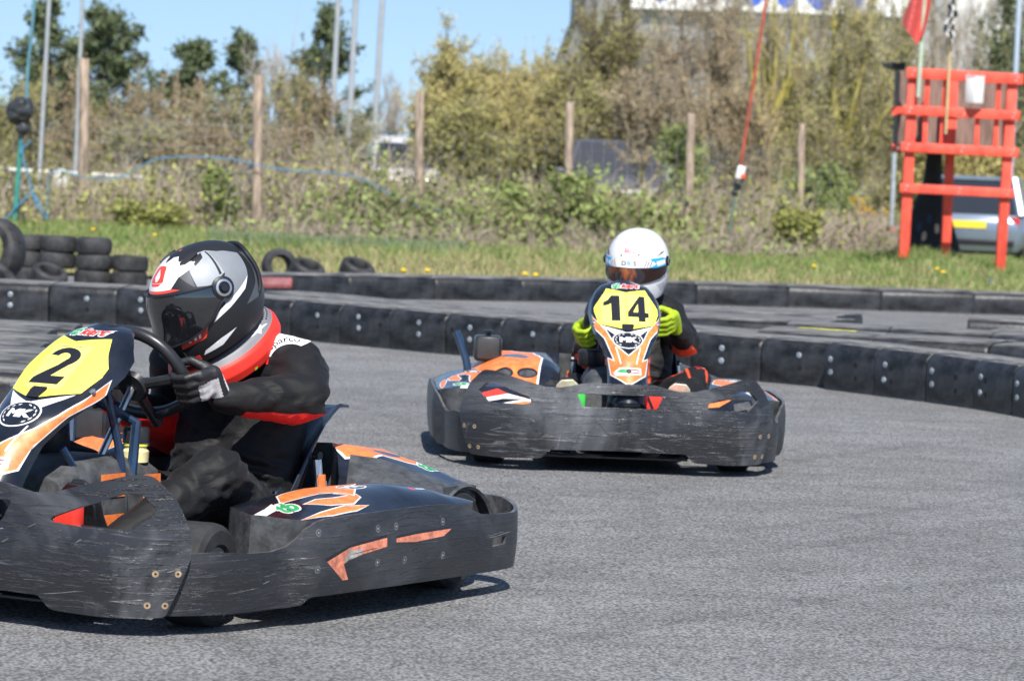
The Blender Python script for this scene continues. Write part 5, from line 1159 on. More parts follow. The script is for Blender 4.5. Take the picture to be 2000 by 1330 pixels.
tree('mossy trunked tree right behind the slanted red pole', 'tree', 1498, 68, -60, 150, (.3, .4), (18, 130, 1200), L_olive, .05, 1, B_lichen, .11, G, wob=.3)
tree('forked tree with yellow lichen on its trunk', 'tree', 1652, 66, -50, 280, (.22, .3), (13, 200, 2600), L_olive, .05, 2, B_lichen, .13, G, fork=True)
tree('olive tree between the lichened trunk and the red tower', 'tree', 1735, 76, -40, 200, (.15, .25), (28, 240, 3000), L_olive, .06, 3, B_brown, .06, G)
tree('brownish green tree behind the fourth fence post', 'tree', 1110, 68, 130, 190, (.4, .45), (24, 200, 2400), L_olive, .055, 2, B_brown, .05, G)
tree('thicket tree between the fifth and sixth posts', 'tree', 1440, 64, 150, 190, (.0, .2), (20, 160, 1700), L_rust, .055, 2, B_brown, .045, G)
tree('dense olive shrub tree behind the sixth post', 'tree', 1580, 72, 60, 220, (.0, .2), (28, 240, 3000), L_olive, .065, 4, B_brown, .05, G)
tree('dark ivy covered tree at the right frame edge', 'tree', 1965, 80, -40, 130, (.1, .2), (24, 200, 2400), L_pine, .08, 5, B_lichen, .07, G)
tree('twiggy tree before the bright warehouse panel', 'tree', 1880, 84, -30, 130, (.2, .3), (20, 120, 1000), None, .05, 1, B_grey, .045, G, up=.8)
tree('brown twig tree above the dark parked car', 'tree', 1260, 62, 120, 170, (.48, .5), (22, 180, 2000), L_rust, .05, 1, B_brown, .05, G)
tree('yellow green bush seen under the tower', 'bush', 1870, 74, 215, 290, (.0, .1), (30, 240, 3000), L_willow, .07, 6, B_brown, .04, None, name='bush')
tree('fresh green bush behind the fifth post', 'bush', 1330, 60, 262, 130, (.0, .1), (18, 140, 1500), L_fresh, .06, 4, B_brown, .03, None, name='bush')
tree('leafy green bush behind the sixth post', 'bush', 1610, 60, 300, 150, (.0, .1), (20, 160, 1600), L_fresh, .06, 5, B_brown, .03, None, name='bush')
tree('orange flowering gorse bush left of the galvanised post', 'gorse bush', 1695, 56, 372, 110, (.0, .1), (16, 120, 900), L_gorse, .045, 2, B_brown, .02, None, name='gorse_bush')
tree('green leafy shrub against the galvanised post', 'bush', 1765, 55, 385, 60, (.0, .1), (10, 70, 600), L_fresh, .05, 4, B_brown, .02, None, name='bush')
# bramble bushes in front of the wire
BR = 'brambles along the wire'
for lab, px, Y, top, w_, lf, ls in (('large green bramble mound before the fourth post', 1130, 46.2, 352, 200, L_fresh, .075), ('green bramble sprawling left of the fourth post', 1010, 46.6, 375, 150, L_fresh, .07), ('bramble mound below the dark parked car', 1230, 46.8, 388, 150, L_yew, .07),
        ('leafy bramble left of the third post', 715, 47.4, 318, 110, L_fresh, .07), ('small bramble below the blue vehicle', 430, 47.4, 330, 60, L_fresh, .065), ('low bramble clump right of the first post', 300, 47, 392, 130, L_yew, .065), ('olive bush leaning over the grass near the wooden rails', 1560, 46.5, 400, 70, L_yew, .07), ('low bramble at the foot of the third post', 850, 46, 452, 60, L_fresh, .06), ('bramble clump left of the fifth post', 1300, 46.6, 420, 90, L_yew, .07)):
    tree(lab, 'bramble', px, Y, top, w_, (.0, .05), (16, 110, 800), lf, ls, 3, B_brown, .012, BR, name='bramble', up=.3)

def undergrowth(name, xa, xb, Y0, Y1, hf, n, leaves, mats, r=.006, lean=.25):
    K = QB(); x = RNG.uniform(xa, xb, n); Y = RNG.uniform(Y0, Y1, n); X = (x-CX)/F_PX*Y; h = np.array([hf(q) for q in x])*RNG.uniform(.35, 1.1, n)
    A = np.c_[X, Y, gzn(X, Y)]; d = RNG.normal(size=(n, 2))*lean
    Bm = A+np.c_[d*h[:, None]*.35, h*.5]; C_ = Bm+np.c_[(d+RNG.normal(size=(n, 2))*lean*1.2)*h[:, None]*.5, h*.5*RNG.uniform(.4, 1, n)]
    rr = r*RNG.uniform(.5, 1.8, n); K.twigs(A, Bm, rr, rr*.8, 0); K.twigs(Bm, C_, rr*.8, rr*.4, 0)
    m = n*2; i = RNG.integers(0, n, m); t = RNG.uniform(0, 1, (m, 1)); S = np.where(RNG.random((m, 1)) < .5, A[i]*(1-t)+Bm[i]*t, Bm[i]*(1-t)+C_[i]*t); E = S+RNG.normal(size=(m, 3))*np.array([.16, .16, .12])+np.array([0, 0, .08]); K.twigs(S, E, r*.6, r*.3, 0)
    m = leaves; i = RNG.integers(0, n, m); t = RNG.uniform(0, 1, (m, 1)); K.leaves(A[i]*(1-t)+C_[i]*t+RNG.normal(size=(m, 3))*.10, .06, 1)
    tag(K.build(name, mats), kind='stuff')
hf = lambda p: interp(p, [(-100, .9), (100, .8), (300, 1.0), (500, 1.2), (700, 1.5), (900, 1.0), (1100, 1.0), (1300, .9), (1500, 1.2), (1600, .7), (1760, .5)])
undergrowth('dry_undergrowth', -500, 1560, 47.0, 51.0, hf, 3800, 15000, [B_straw, L_yew], .006)
undergrowth('bramble_cover', 620, 1340, 45.6, 47.6, lambda p: interp(p, [(600, .5), (760, 1.0), (850, .6), (1000, .95), (1130, 1.15), (1250, .9), (1340, .5)]), 900, 10000, [B_brown, L_fresh], .005, .5)
undergrowth('tall_undergrowth', -500, 1700, 52, 60, lambda p: hf(p)*.8, 1800, 9000, [B_brown, L_olive], .007)
undergrowth('dry_stems', 430, 1580, 44.3, 46.8, lambda p: .24+.12*math.sin(p*.023)+.08*math.sin(p*.057), 2400, 3200, [B_straw, L_fresh], .006, .4)
undergrowth('dry_stems', 1540, 1760, 49, 54, lambda p: .6, 900, 900, [B_straw, L_yew], .006, .4)

# grass
def grass(name, xa, xb, Y0, Y1, n, h, mats, wf):
    x = RNG.uniform(xa, xb, n); Y = Y0+(Y1-Y0)*RNG.random(n); keep = RNG.random(n) < np.array([wf(a, b_) for a, b_ in zip(x, Y)]); x, Y = x[keep], Y[keep]; n = len(x); X = (x-CX)/F_PX*Y
    hh = h*RNG.uniform(.4, 1.3, n)[:, None]; A = np.c_[X, Y, .015+gzn(X, Y)]; a = RNG.uniform(0, PI, n); w_ = np.c_[np.cos(a), np.sin(a), np.zeros(n)]*.007; T = A+np.c_[RNG.normal(size=(n, 2))*.45*hh, hh]
    K = QB(); K.quads(np.stack([A-w_, A+w_, T+w_*.25, T-w_*.25], 1), 0); tag(K.build(name, mats), kind='stuff')
G_g = leafmat('green_grass', (.085, .15, .035), (.22, .29, .08), 1.6); G_s = leafmat('straw_grass', (.24, .20, .10), (.44, .38, .21), 1.6); G_b = leafmat('blue_green_weeds', (.10, .15, .08), (.22, .29, .17), .9)
wg = lambda x, Y: interp(x, [(0, 1), (260, .9), (480, .6), (800, .45), (1200, .45), (1350, .8), (1700, 1), (2000, 1)])*(.35+.65*max(0, min(1, (Y-36)/6)))*(.5+.8*(noise.noise(Vector((x*.012, Y*.5, 3)))+.3))
ws = lambda x, Y: (1-.5*interp(x, [(0, .6), (300, .4), (800, .0), (1350, .1), (2000, .2)]))*(1.1-.6*max(0, min(1, (Y-33)/8)))*(.5+.8*(noise.noise(Vector((x*.015, Y*.6, 9)))+.3))
grass('grass', -400, 2400, 31.4, 48.5, 120000, .11, [G_g], wg)
grass('dry_grass', -400, 2400, 31.2, 48.5, 80000, .10, [G_s], ws)
grass('low_weeds', 400, 900, 42, 47.5, 14000, .10, [G_b], lambda x, Y: .9)
dm = [mat('dandelion_yellow', (.85, .55, .01), .5, var=0), G_g]; b = MB(); b.tube([(0, 0, 0), (0, 0, .10)], .003, 5, 1); b.sphere((0, 0, .11), .028, 0, 8, 6, (1, 1, .6)); d0 = b.build('dandelion', dm)
for i, (px, py) in enumerate([(788, 528), (835, 528), (1025, 535), (1046, 537), (845, 548), (195, 487), (302, 459), (182, 448), (1830, 529), (1842, 533), (1836, 574), (1832, 490), (1886, 484), (28, 470), (1590, 520)]):
    o = d0 if i == 0 else d0.copy()
    if i: COL.objects.link(o)
    p = onz(px, py, .13); o.location = (p.x, p.y, .02+gz(p.x, p.y)); tag(o, 'small yellow dandelion flower in the grass', 'flower', 'dandelions in the grass')

# ------------------------------------------------------------------ fence
M_wood = mat('weathered_timber', (.26, .20, .15), .8, var=.4, vs=5, stretch=(4, 4, .7), bump=.2, bs=30); M_gpost = mat('galvanised_post', (.50, .54, .56), .4, .5, var=.15, vs=12); M_wire = mat('fence_wire', (.46, .47, .45), .5, .5, var=0)
fe = empty('wire_fence', (0, 47, 0), 0, 'wire mesh fence on tall round timber posts behind the grass verge', 'fence')
PO = [(165, 115, 160, 445, 49.5, 12), (505, 148, 500, 468, 46.7, 11.5), (820, 180, 815, 478, 46.9, 10.5), (1113, 200, 1106, 480, 47.5, 10), (1350, 222, 1342, 498, 47.2, 9.5), (1566, 242, 1561, 475, 50.5, 8.5), (-180, 85, -186, 440, 50.5, 12)]
tops = []
for tx, ty, bx, by, Y, r_ in PO:
    a, c = at(tx, ty, Y), at(bx, by, Y); c = a+(c-a)*((a.z+.1)/(a.z-c.z)); q = r_*.87*Y/F_PX; b = MB(); b.tube([c, c.lerp(a, .5)+Vector((.006, 0, 0)), a-Vector((0, 0, .01)), a], [q*1.08, q, q*.97, q*.88], 12)
    b.v = [tuple(Vector(v)-Vector((0, 47, 0))) for v in b.v]; b.build('fence_post', [M_wood], fe); tops.append((a, tx))
tops.sort(key=lambda t: t[1]); b = MB(); ends = [t[0] for t in tops]+[at(1750, 275, 51)]
for a, c in zip(ends[:-1], ends[1:]):
    L_ = (c-a).xy.length; n = int(L_/.15)
    for i in range(n):
        p = a.lerp(c, i/n); b.tube([(p.x, p.y+.13, .05), (p.x, p.y+.13, 1.45)], .0026, 3, cap=False)
    for k_ in range(10):
        z = .1+k_*.15; b.tube([(a.x, a.y+.13, z), (c.x, c.y+.13, z)], .0026, 3, cap=False)
b.v = [tuple(Vector(v)-Vector((0, 47, 0))) for v in b.v]; b.build('wire_mesh', [M_wire], fe)
b = MB(); a, c = at(1748, 272, 52), at(1739, 492, 52); b.tube([c, a], .035, 10); b.tube([a, a+Vector((0, 0, .015))], [.04, .03], 10); tag(b.build('galvanised_post', [M_gpost]), 'slim grey galvanised post left of the red tower', 'post')
def poly_tube(name, pts, Y, r, m, lab, cat, n=6, it=2, group=None):
    b = MB(); b.tube(smooth_path([tuple(at(x, y, Y if not isinstance(Y, (list, tuple)) else Y[i])) for i, (x, y) in enumerate(pts)], it), r, n); return tag(b.build(name, m if isinstance(m, list) else [m]), lab, cat, group)
M_brope = mat('blue_rope', (.06, .22, .38), .5, var=.2); M_grope = mat('green_pole_paint', (.04, .22, .18), .5, var=.2); M_white2 = mat('white_painted_rail', (.62, .62, .60), .5, var=.1); M_pole = mat('pale_grey_flagpole', (.36, .38, .40), .4, .1, var=.06)
poly_tube('blue_hose', [(92, 430), (93, 380), (95, 332), (130, 335), (165, 348), (205, 352), (245, 345), (275, 325), (300, 312), (345, 305), (440, 308), (500, 322), (560, 334), (650, 337), (700, 345), (760, 378), (815, 405), (870, 411), (940, 420), (1000, 417), (1030, 408)], 46.55, .0075, M_brope, 'long thin blue hose drooping along the wire fence', 'hose')
FP = 'tall pale flagpoles'
for x0, x1, y1, Y, lab in ((96, 72, 440, 56, 'pale pole left of the first fence post, thicker of the pair'), (161, 143, 440, 58, 'pale pole touching the first timber post'), (661, 640, 400, 76, 'leftmost of the three flagpoles in the middle'), (695, 674, 400, 72, 'central and nearest looking of the three middle flagpoles'), (747, 722, 410, 76, 'rightmost of the three flagpoles in the middle')):
    a = at(x0, 0, Y); c = at(x1, y1, Y); a = a+(a-c)*.25; c = c+(c-a)*(c.z/(a.z-c.z)); b = MB(); q = {56: .038, 58: .036}.get(Y, .066); b.tube([c, a], [q, q*.85], 12); tag(b.build('flagpole', [M_pole]), lab, 'flagpole', FP)
b = MB(); a = at(1991, 0, 60); c = at(1972, 370, 60); a = a+(a-c)*.2; c = c+(c-a)*(c.z/(a.z-c.z)); b.tube([c, a], .045, 12); tag(b.build('lamp_post', [mat('blue_grey_pole', (.45, .52, .62), .4, .2, var=.05)]), 'bluish grey pole behind the right side of the tower', 'pole')
# rails
b = MB(); 
for (x0, y0, x1, y1) in ((-60, 327, 285, 347), (-60, 366, 112, 369)): b.tube([at(x0, y0, 54), at(x1, y1, 54)], .028, 8)
for x in (30, 276): p = at(x, 345, 54); b.tube([(p.x, p.y+.03, 0), (p.x, p.y+.03, p.z)], .025, 8)
tag(b.build('white_rail', [M_white2]), 'white tubular rail beyond the wire at the left', 'rail')
b = MB(); M_plank = mat('bleached_timber_rail', (.46, .38, .32), .8, var=.2, vs=8)
for (x0, y0, x1, y1) in ((1560, 436, 1680, 453), (1590, 474, 1675, 482)):
    a, c = at(x0, y0, 52), at(x1, y1, 52); b.tube([a, c], .032, 6)
for x in (1600, 1664): p = at(x, 442, 52); b.box((p.x, p.y+.05, p.z/2), (.07, .05, p.z), 0)
tag(b.build('timber_rails', [M_plank]), 'low bleached timber rails right of the sixth post', 'rail')
M_redrail = mat('red_painted_rail', (.70, .06, .05), .5, var=.1)
b = MB(); b.tube([at(1665, 480, 51.5), at(1680, 447, 51.5), at(1748, 449, 51.5)], .022, 8); b.v = b.v; tag(b.build('red_rail', [M_redrail]), 'thin bent red rail ending at the galvanised post', 'rail')
# bollard and sheets behind the fence at the left
b = MB(); p = at(117, 420, 57); r_ = .13; b.lathe([(r_, 0), (r_, .55), (r_*.8, .66), (r_*.3, .70)], c=(p.x, p.y, 0), n=16); b.box((p.x+.03, p.y-r_, .33), (.10, .012, .16), 1); tag(b.build('bollard', [M_white2, mat('yellow_sign_face', (.75, .50, .02), .5, var=0)]), 'cream bollard with a yellow plate left of the first post', 'bollard')

# ------------------------------------------------------------------ wrapped pole ends
M_bag = mat('black_plastic_bag', (.025, .027, .03), .28, var=.6, vs=12, bump=.8, bs=18)
def lumps(name, items, parent):
    b = MB()
    for (x, y, z, r_, sc) in items: b.sphere((x, y, z), r_, 0, 14, 10, sc)
    me = blob(b, .018, 2); return finish(me, name, [M_bag], parent, None, lambda c, n: .022*noise.noise(c*14))
Yb = 46.6; s_ = F_PX/Yb; o0 = at(42, 235, Yb)
e = empty('wrapped_pole', tuple(onz(28, 424, 0).xy)+(0,), 0, 'green pole topped by a black bag bundle with blue ropes at the left edge', 'pole')
e.location = (o0.x, Yb, 0); rel = lambda x, y, dy=0.: tuple(at(x, y, Yb)-Vector((o0.x, Yb-dy, 0)))
lumps('bag_bundle', [(*rel(30, 220), .13, (1, .9, 1.25)), (*rel(48, 215), .13, (1, .9, 1.3)), (*rel(42, 203), .14, (1, .9, .6)), (*rel(46, 252), .085, (1.1, .9, .9)), (*rel(40, 268), .055, (1, .9, 1))], e)
b = MB(); q = rel(28, 424); b.tube([rel(41, 270), (q[0], q[1], 0)], [.030, .034], 8); b.build('pole', [M_grope], e)
b = MB(); b.tube(smooth_path([rel(68, -20), rel(62, 70), rel(54, 130), rel(52, 195)], 2), .022, 8); b.build('upper_pole', [mat('teal_grey_pole', (.10, .24, .30), .5, var=.1)], e)
for pts in ([(42, 272), (45, 310), (58, 345), (64, 375), (75, 410)], [(62, 375), (38, 400), (18, 422), (2, 436)], [(62, 275), (45, 292), (41, 300)], [(64, 375), (80, 400), (88, 425)]):
    b = MB(); b.tube(smooth_path([rel(*p, -.05) for p in pts], 2), .012, 6); b.build('rope', [M_brope], e)
e = empty('slanted_pole', (0, 0, 0), 0, 'slanted rust red pole with a white and orange marker and black foot', 'pole'); o0 = at(1430, 480, 46); e.location = (o0.x, 46, 0); rel = lambda x, y, dy=0.: tuple(at(x, y, 46)-Vector((o0.x, 46-dy, 0)))
b = MB(); b.tube([rel(1503, -40), rel(1478, 120), rel(1447, 325)], .020, 8); b.build('upper_pole', [mat('rust_red_pole', (.36, .07, .045), .6, var=.2)], e)
b = MB(); p = Vector(rel(1446, 337)); b.box(p, (.10, .09, .17), 0, rot=Matrix.Rotation(R(12), 3, 'Y'), bev=.012); b.box(p+Vector((.035, -.02, -.05)), (.06, .07, .055), 1, bev=.008); b.build('marker', [M_white, M_suitor], e)
lumps('wrapping', [(*rel(1441, 362), .055, (1, .9, 1.2)), (*rel(1436, 378), .05, (1, .9, 1.1))], e)
b = MB(); b.tube([rel(1436, 380), rel(1422, 465)], [.022, .026], 8); b.tube([rel(1452, 350), rel(1441, 415)], .008, 6); b.build('lower_pole', [mat('grey_green_pole', (.10, .14, .10), .6, var=.3)], e)
lumps('foot', [(*rel(1428, 470), .09, (1.0, .9, .8)), (*rel(1422, 480), .09, (1.2, .9, .7))], e)

# ------------------------------------------------------------------ marshal's tower
M_tred = mat('orange_red_tower_paint', (.80, .085, .05), .55, var=.22, vs=9, bump=.3, bs=40, stretch=(1, 1, .4)); M_ply = mat('brown_plywood', (.20, .13, .105), .8, var=.25, vs=2.5, stretch=(5, 5, 1)); M_edge = mat('grey_board_edge', (.16, .14, .13), .8, var=.2)
YT = 42.2; org = at(1860, 500, YT); org.z = 0; tw = empty('marshal_tower', org, 0, 'orange red timber lookout tower with plywood back on the grass at right', 'tower')
TP = lambda x, y, d=0.: at(x, y, YT)-org+Vector((0, d, 0))
def beam(b, p, q, w_, dpt=.06, mi=0):
    ax = (q-p); L_ = ax.length; z = ax.normalized(); y = Vector((0, 1, 0)); x = y.cross(z).normalized(); y = z.cross(x); m = Matrix((x, y, z)).transposed()
    b.box((p+q)/2, (w_, dpt, L_), mi, rot=m, bev=.006)
def timber(name, items, m):
    for p, q, w_, d_ in items:
        b = MB(); beam(b, p, q, w_*.94, d_)
        if name == 'rail':
            for t in (.055, .52, .945):
                for dz in (-.02, .025): b.lathe([(.009, 0), (.009, .006), (.003, .008)], c=p.lerp(q, t)+Vector((.01*dz*40, -d_/2, dz)), axis=(0, -1, 0), n=8, mi=1)
        b.build(name, [m, M_gpost], tw)
timber('leg', [(TP(1765, 500)+Vector((0, 0, -.02)), TP(1784, 137), .125, .11), (TP(1952, 541), TP(1978, 146), .120, .11), (TP(1857, 506, .55), TP(1874, 138, .55), .115, .10)], M_tred)
timber('rail', [(TP(1769, 143, -.085), TP(1996, 156, -.085), .135, .05), (TP(1763, 215, -.085), TP(1990, 227, -.085), .12, .05), (TP(1758, 287, -.085), TP(1987, 299, -.085), .12, .05), (TP(1756, 367, -.085), TP(1979, 378, -.085), .115, .05)], M_tred)
timber('slat', [(TP(1808, 208, -.02), TP(1812, 150, -.02), .068, .04), (TP(1844, 210, -.02), TP(1847, 152, -.02), .068, .04), (TP(1948, 218, -.02), TP(1951, 158, -.02), .062, .04), (TP(1805, 288, -.02), TP(1807, 218, -.02), .062, .04), (TP(1838, 290, -.02), TP(1842, 220, -.02), .062, .04), (TP(1906, 292, -.02), TP(1909, 224, -.02), .058, .04), (TP(1943, 294, -.02), TP(1946, 226, -.02), .062, .04)], M_tred)
b = MB(); pts = [(1772, 128), (1992, 138), (1984, 298), (1760, 290)]
b.add([TP(x, y, 1.0) for x, y in pts]+[TP(x, y, 1.02) for x, y in pts], [(0, 1, 2, 3), (7, 6, 5, 4), (0, 4, 5, 1), (1, 5, 6, 2), (2, 6, 7, 3), (3, 7, 4, 0)]); b.build('plywood_back', [M_ply], tw, flat=True)
for xa, ya, xb, yb in ((1766, 132, 1760, 292), (1996, 145, 1990, 300)):
  b = MB(); b.add([TP(xa, ya, .55), TP(xa, ya, 1.0), TP(xb, yb, 1.0), TP(xb, yb, .55)]+[TP(xa+3, ya, .55), TP(xa+3, ya, 1.0), TP(xb+3, yb, 1.0), TP(xb+3, yb, .55)], [(0, 1, 2, 3), (7, 6, 5, 4), (0, 4, 5, 1), (1, 5, 6, 2), (2, 6, 7, 3), (3, 7, 4, 0)])
  b.build('side_board', [M_edge], tw, flat=True)
b = MB(); c = (TP(1760, 292, 0)+TP(1985, 300, 1.0))/2; b.box(c+Vector((0, 0, .01)), (1.46, 1.0, .04)); b.build('floor_deck', [M_ply], tw)
for q in range(2):
    b = MB(); z0 = [TP(1872, 212, .5), TP(1872, 286, .5)][q]; b.box(z0+Vector((0, 0, -.05)), (1.46, .05, .10)); b.build('cross_beam', [M_tred], tw)
b = MB(); p = TP(1900, 177, -.17)+org; b.box((0, 0, 0), (.155, .155, .31), 0, bev=.008); b.box((0, 0, .16), (.165, .165, .012), 0)
tag(b.build('white_box', [mat('white_plastic_housing', (.80, .80, .80), .4, var=.03)], loc=p, rot=(0, 0, R(-50))), 'white upright box fixed on the front of the red tower', 'box')
b = MB(); p = onz(1953, 542, .05); b.box((0, 0, .05), (.22, .20, .10), 0, bev=.01); b.box((-.02, -.105, .05), (.10, .01, .06), 1); tag(b.build('blue_crate', [mat('blue_plastic', (.04, .10, .28), .5, var=.2), M_white2], loc=(p.x, YT-.02, .0)), 'blue plastic tub round the foot of the tower leg', 'tub')
b = MB(); b.box((0, 0, .03), (.09, .07, .06), 0, bev=.02); tag(b.build('blue_scrap', [mat('blue_plastic', (0, 0, 0))], loc=(*onz(1930, 556, .03).xy, .03), rot=(0, R(20), .5)), 'small blue scrap on the grass left of the tub', 'litter')
# flags
def flag(lab, p0, p1, r_, m, cloth, cm, cat='flag'):
    e = empty('flag', tuple(p1), 0, lab, cat); b = MB(); b.tube([Vector((0, 0, 0)), p0-p1], r_, 8); b.build('flagstick', [m], e)
    out, fn, reg = cloth; b = MB(); b.sheet(out, lambda u, v: fn(u, v)-p1, 5., regions=reg, thick=0); b.build('cloth', cm, e); return e
s_ = F_PX/YT; A0 = at(1808, -30, YT-.14); A1 = at(1793, 190, YT-.14)
def redcloth(u, v):   # u to the left of the pole, v down from y=-30
    q = at(1806+u*.0, -30+v, YT-.2); f = .10*math.sin(u*.16+v*.03); return at(1804+u-v*.03, -30+v, YT-.22+f)
flag('limp red flag on a pale green stick above the tower', A0, A1, .026, mat('pale_green_stick', (.42, .50, .38), .6, var=.1), ([(20, 0), (12, 60), (4, 95), (-10, 118), (-22, 100), (-40, 78), (-36, 55), (-20, 20), (-12, 0)], lambda u, v: redcloth(u, v), []), [mat('faded_red_cloth', (.62, .10, .09), .8, var=.12, vs=8)])

B0 = at(1862, -30, YT-.14); B1 = at(1847, 262, YT-.14); sq = []
for i in range(9):
    for j in range(5):
        if (i+j) % 2: sq.append(([[(-24+j*9, i*13), (-15+j*9, i*13), (-15+j*9, i*13+13), (-24+j*9, i*13+13)]], 1))
flag('black and white chequered flag hanging furled on a tan stick', B0, B1, .017, mat('tan_stick', (.48, .38, .20), .7, var=.15), ([(12, 0), (14, 40), (10, 90), (2, 117), (-6, 110), (-18, 92), (-12, 60), (-4, 30), (0, 0)], lambda u, v: at(1858+u*.8+3*math.sin(v*.13), -30+v, YT-.2+.07*math.sin(u*.4+v*.1)), sq), [mat('white_cloth', (.78, .78, .76), .8, var=.05), M_ink])
b = MB(); a, c, d = at(1724, 127, YT+.3), at(1768, 133, YT+.3), at(1770, 124, YT+.3); b.tube([a, a.lerp(c, .4), c], [.02, .05, .035], 6); b.tube([a.lerp(c, .4), d], [.03, .012], 6)
tag(b.build('black_flag_roll', [M_bag]), 'rolled black flag sticking out left of the tower top', 'flag')
# patterned tarpaulin hanging like a tent under the tower
def tarp(u, v):
    c = at(1826, 296, YT+1.35); c.z = 0; zt = 1.52; z = zt*(1-v); r_ = interp(v, [(0, .09), (.28, .11), (.34, .15), (.6, .27), (1, .46)]); a = u*2*PI
    r_ *= 1+.10*math.sin(a*5+v*3)*v; return Vector((c.x+r_*math.cos(a)*1.0-.05*v, c.y+r_*.55*math.sin(a), max(.02, z)))
rg_ = []; 
for i in range(26):
    u, v = random.uniform(.05, .95), random.uniform(.42, .97); rg_.append(([smooth_loop([(u-.012, v-.03), (u+.016, v-.045), (u+.022, v+.02), (u-.006, v+.045)], 1)], 1 if i % 3 else 2))
b = MB(); b.sheet([(0, 0), (1, 0), (1, 1), (0, 1)], tarp, .03, regions=rg_, thick=0)
tag(b.build('tarpaulin', [mat('black_tarpaulin', (.012, .012, .013), .7, var=.3), mat('tan_tarpaulin_patch', (.50, .38, .27), .8, var=.1), mat('navy_tarpaulin_patch', (.02, .035, .09), .7, var=.1)]), 'black, tan and navy patterned tarpaulin hung like a tent below the tower', 'tarpaulin')

# ------------------------------------------------------------------ parked vehicles
M_glass = mat('dark_car_glass', (.02, .022, .025), .06, var=0, spec=.8, coat=1.)
M_plate = mat('yellow_plate', (.80, .60, .05), .4, var=.03); M_lampw = mat('clear_headlamp', (.75, .77, .80), .12, .4, var=0, coat=1.); M_lampr = mat('red_tail_lamp', (.45, .02, .02), .2, var=0, coat=.6)
def car(lab, cat, loc, rz, L, W_, H_, paint, kind='hatch', plate=None, name='parked_car', glass=None):
    e = empty(name, loc, rz, lab, cat, 'vehicles parked beyond the fence'); h = L/2; w_ = W_/2
    def ring(x, wb, z0, z1, k=.85):
        return [Vector((x, y, z)) for y, z in ((-wb*.9, z0), (-wb, z0+.12), (-wb, z0+(z1-z0)*.6), (-wb*.97, z1-.06), (-wb*k, z1), (wb*k, z1), (wb*.97, z1-.06), (wb, z0+(z1-z0)*.6), (wb, z0+.12), (wb*.9, z0))]
    bl = H_*.60 if kind != 'van' else H_*.55
    b = MB()
    if kind == 'van': b.loft([ring(-h, w_*.93, .35, H_*.97), ring(-h+.06, w_, .28, H_), ring(h*.35, w_, .25, H_), ring(h*.55, w_*.98, .25, H_*.93), ring(h*.80, w_*.96, .25, H_*.58), ring(h*.97, w_*.9, .28, H_*.48), ring(h, w_*.8, .38, H_*.40)])
    else: b.loft([ring(-h, w_*.86, .40, bl*.86), ring(-h+.10, w_*.95, .28, bl*.98), ring(-h*.6, w_, .22, bl*1.02), ring(h*.35, w_, .22, bl), ring(h*.75, w_*.97, .22, bl*.92), ring(h*.95, w_*.88, .25, bl*.80), ring(h, w_*.74, .36, bl*.66)])
    b.build('body', [paint], e, angle=40)
    def cab(x, wb, wt, z0, z1): return [Vector((x[0], -wb, z0)), Vector((x[1], -wt, z1)), Vector((x[1], wt, z1)), Vector((x[0], wb, z0))]
    if kind != 'van':
        rear = -h+.12; secs = [(rear, rear+.30), (rear+.05, rear+.36), (-.1, -.1), (h*.22, h*.10), (h*.46, h*.16)]
        b = MB(); lo = [[Vector((a, -w_*.93, bl*.96)), Vector((c, -w_*.84, H_-.04)), Vector((c, w_*.84, H_-.04)), Vector((a, w_*.93, bl*.96))] for a, c in secs]; b.loft(lo); b.build('windows', [glass or M_glass], e, angle=20)
        b = MB(); b.loft([[Vector((x, -w_*.85, H_-.06)), Vector((x, -w_*.66, H_)), Vector((x, w_*.66, H_)), Vector((x, w_*.85, H_-.06))] for x in (rear+.26, rear+.40, h*.02, h*.15)]); 
        for s in (1, -1):
            b.tube([(h*.46, s*w_*.90, bl*.96), (h*.16, s*w_*.75, H_-.03)], .035, 6); b.tube([(rear, s*w_*.90, bl*.96), (rear+.30, s*w_*.74, H_-.03)], .07, 6); b.tube([(-.15, s*w_*.935, bl*.96), (-.15, s*w_*.755, H_-.03)], .03, 6)
        b.build('roof', [paint], e, angle=30)
    else:
        b = MB(); b.add([(h*.56, -w_*.84, H_*.90), (h*.56, w_*.84, H_*.90), (h*.81, w_*.9, H_*.60), (h*.81, -w_*.9, H_*.60)], [(0, 1, 2, 3)]); b.v = [(x+.02, y, z+.01) for x, y, z in b.v]; b.build('windscreen', [M_glass], e)
    for x in (-h*.62, h*.62):
        for s in (1, -1):
            q = MB(); q.lathe([(.20, -.09), (.30, -.10), (.32, -.07), (.32, .07), (.30, .10), (.20, .09)], c=(x, s*(w_-.09), .32), axis=(0, 1, 0), n=20, mi=0); q.lathe([(.20, 0), (.19, .02), (.05, .03)], c=(x, s*(w_+.0), .32), axis=(0, s, 0), n=16, mi=1); q.build('wheel', [M_oldt, M_rim], e)
    for s in (1, -1):
        q = MB(); q.box((h-.10, s*w_*.70, bl*.70), (.16, .30, .14), 0, bev=.04); q.build('headlight', [M_lampw], e)
        q = MB(); q.box((-h+.08, s*w_*.80, bl*.78), (.12, .16, .30), 0, bev=.04); q.build('tail_light', [M_lampr], e)
        q = MB(); q.box((h*.30, s*(w_+.09), bl*1.02), (.12, .18, .12), 0, bev=.04); q.build('wing_mirror', [paint], e)
    if plate:
        q = MB(); q.box((-h-.005, 0, bl*.80), (.02, .52, .115), 0); q.build('number_plate', [M_plate], e); q = MB(); q.box((-h-.0, 0, .42), (.04, W_*.80, .10), 0, bev=.015); q.build('bumper_strip', [M_ink], e)
    return e
gz0 = lambda px, Y: (at(px, 300, Y).x, Y, gz(at(px, 300, Y).x, Y))
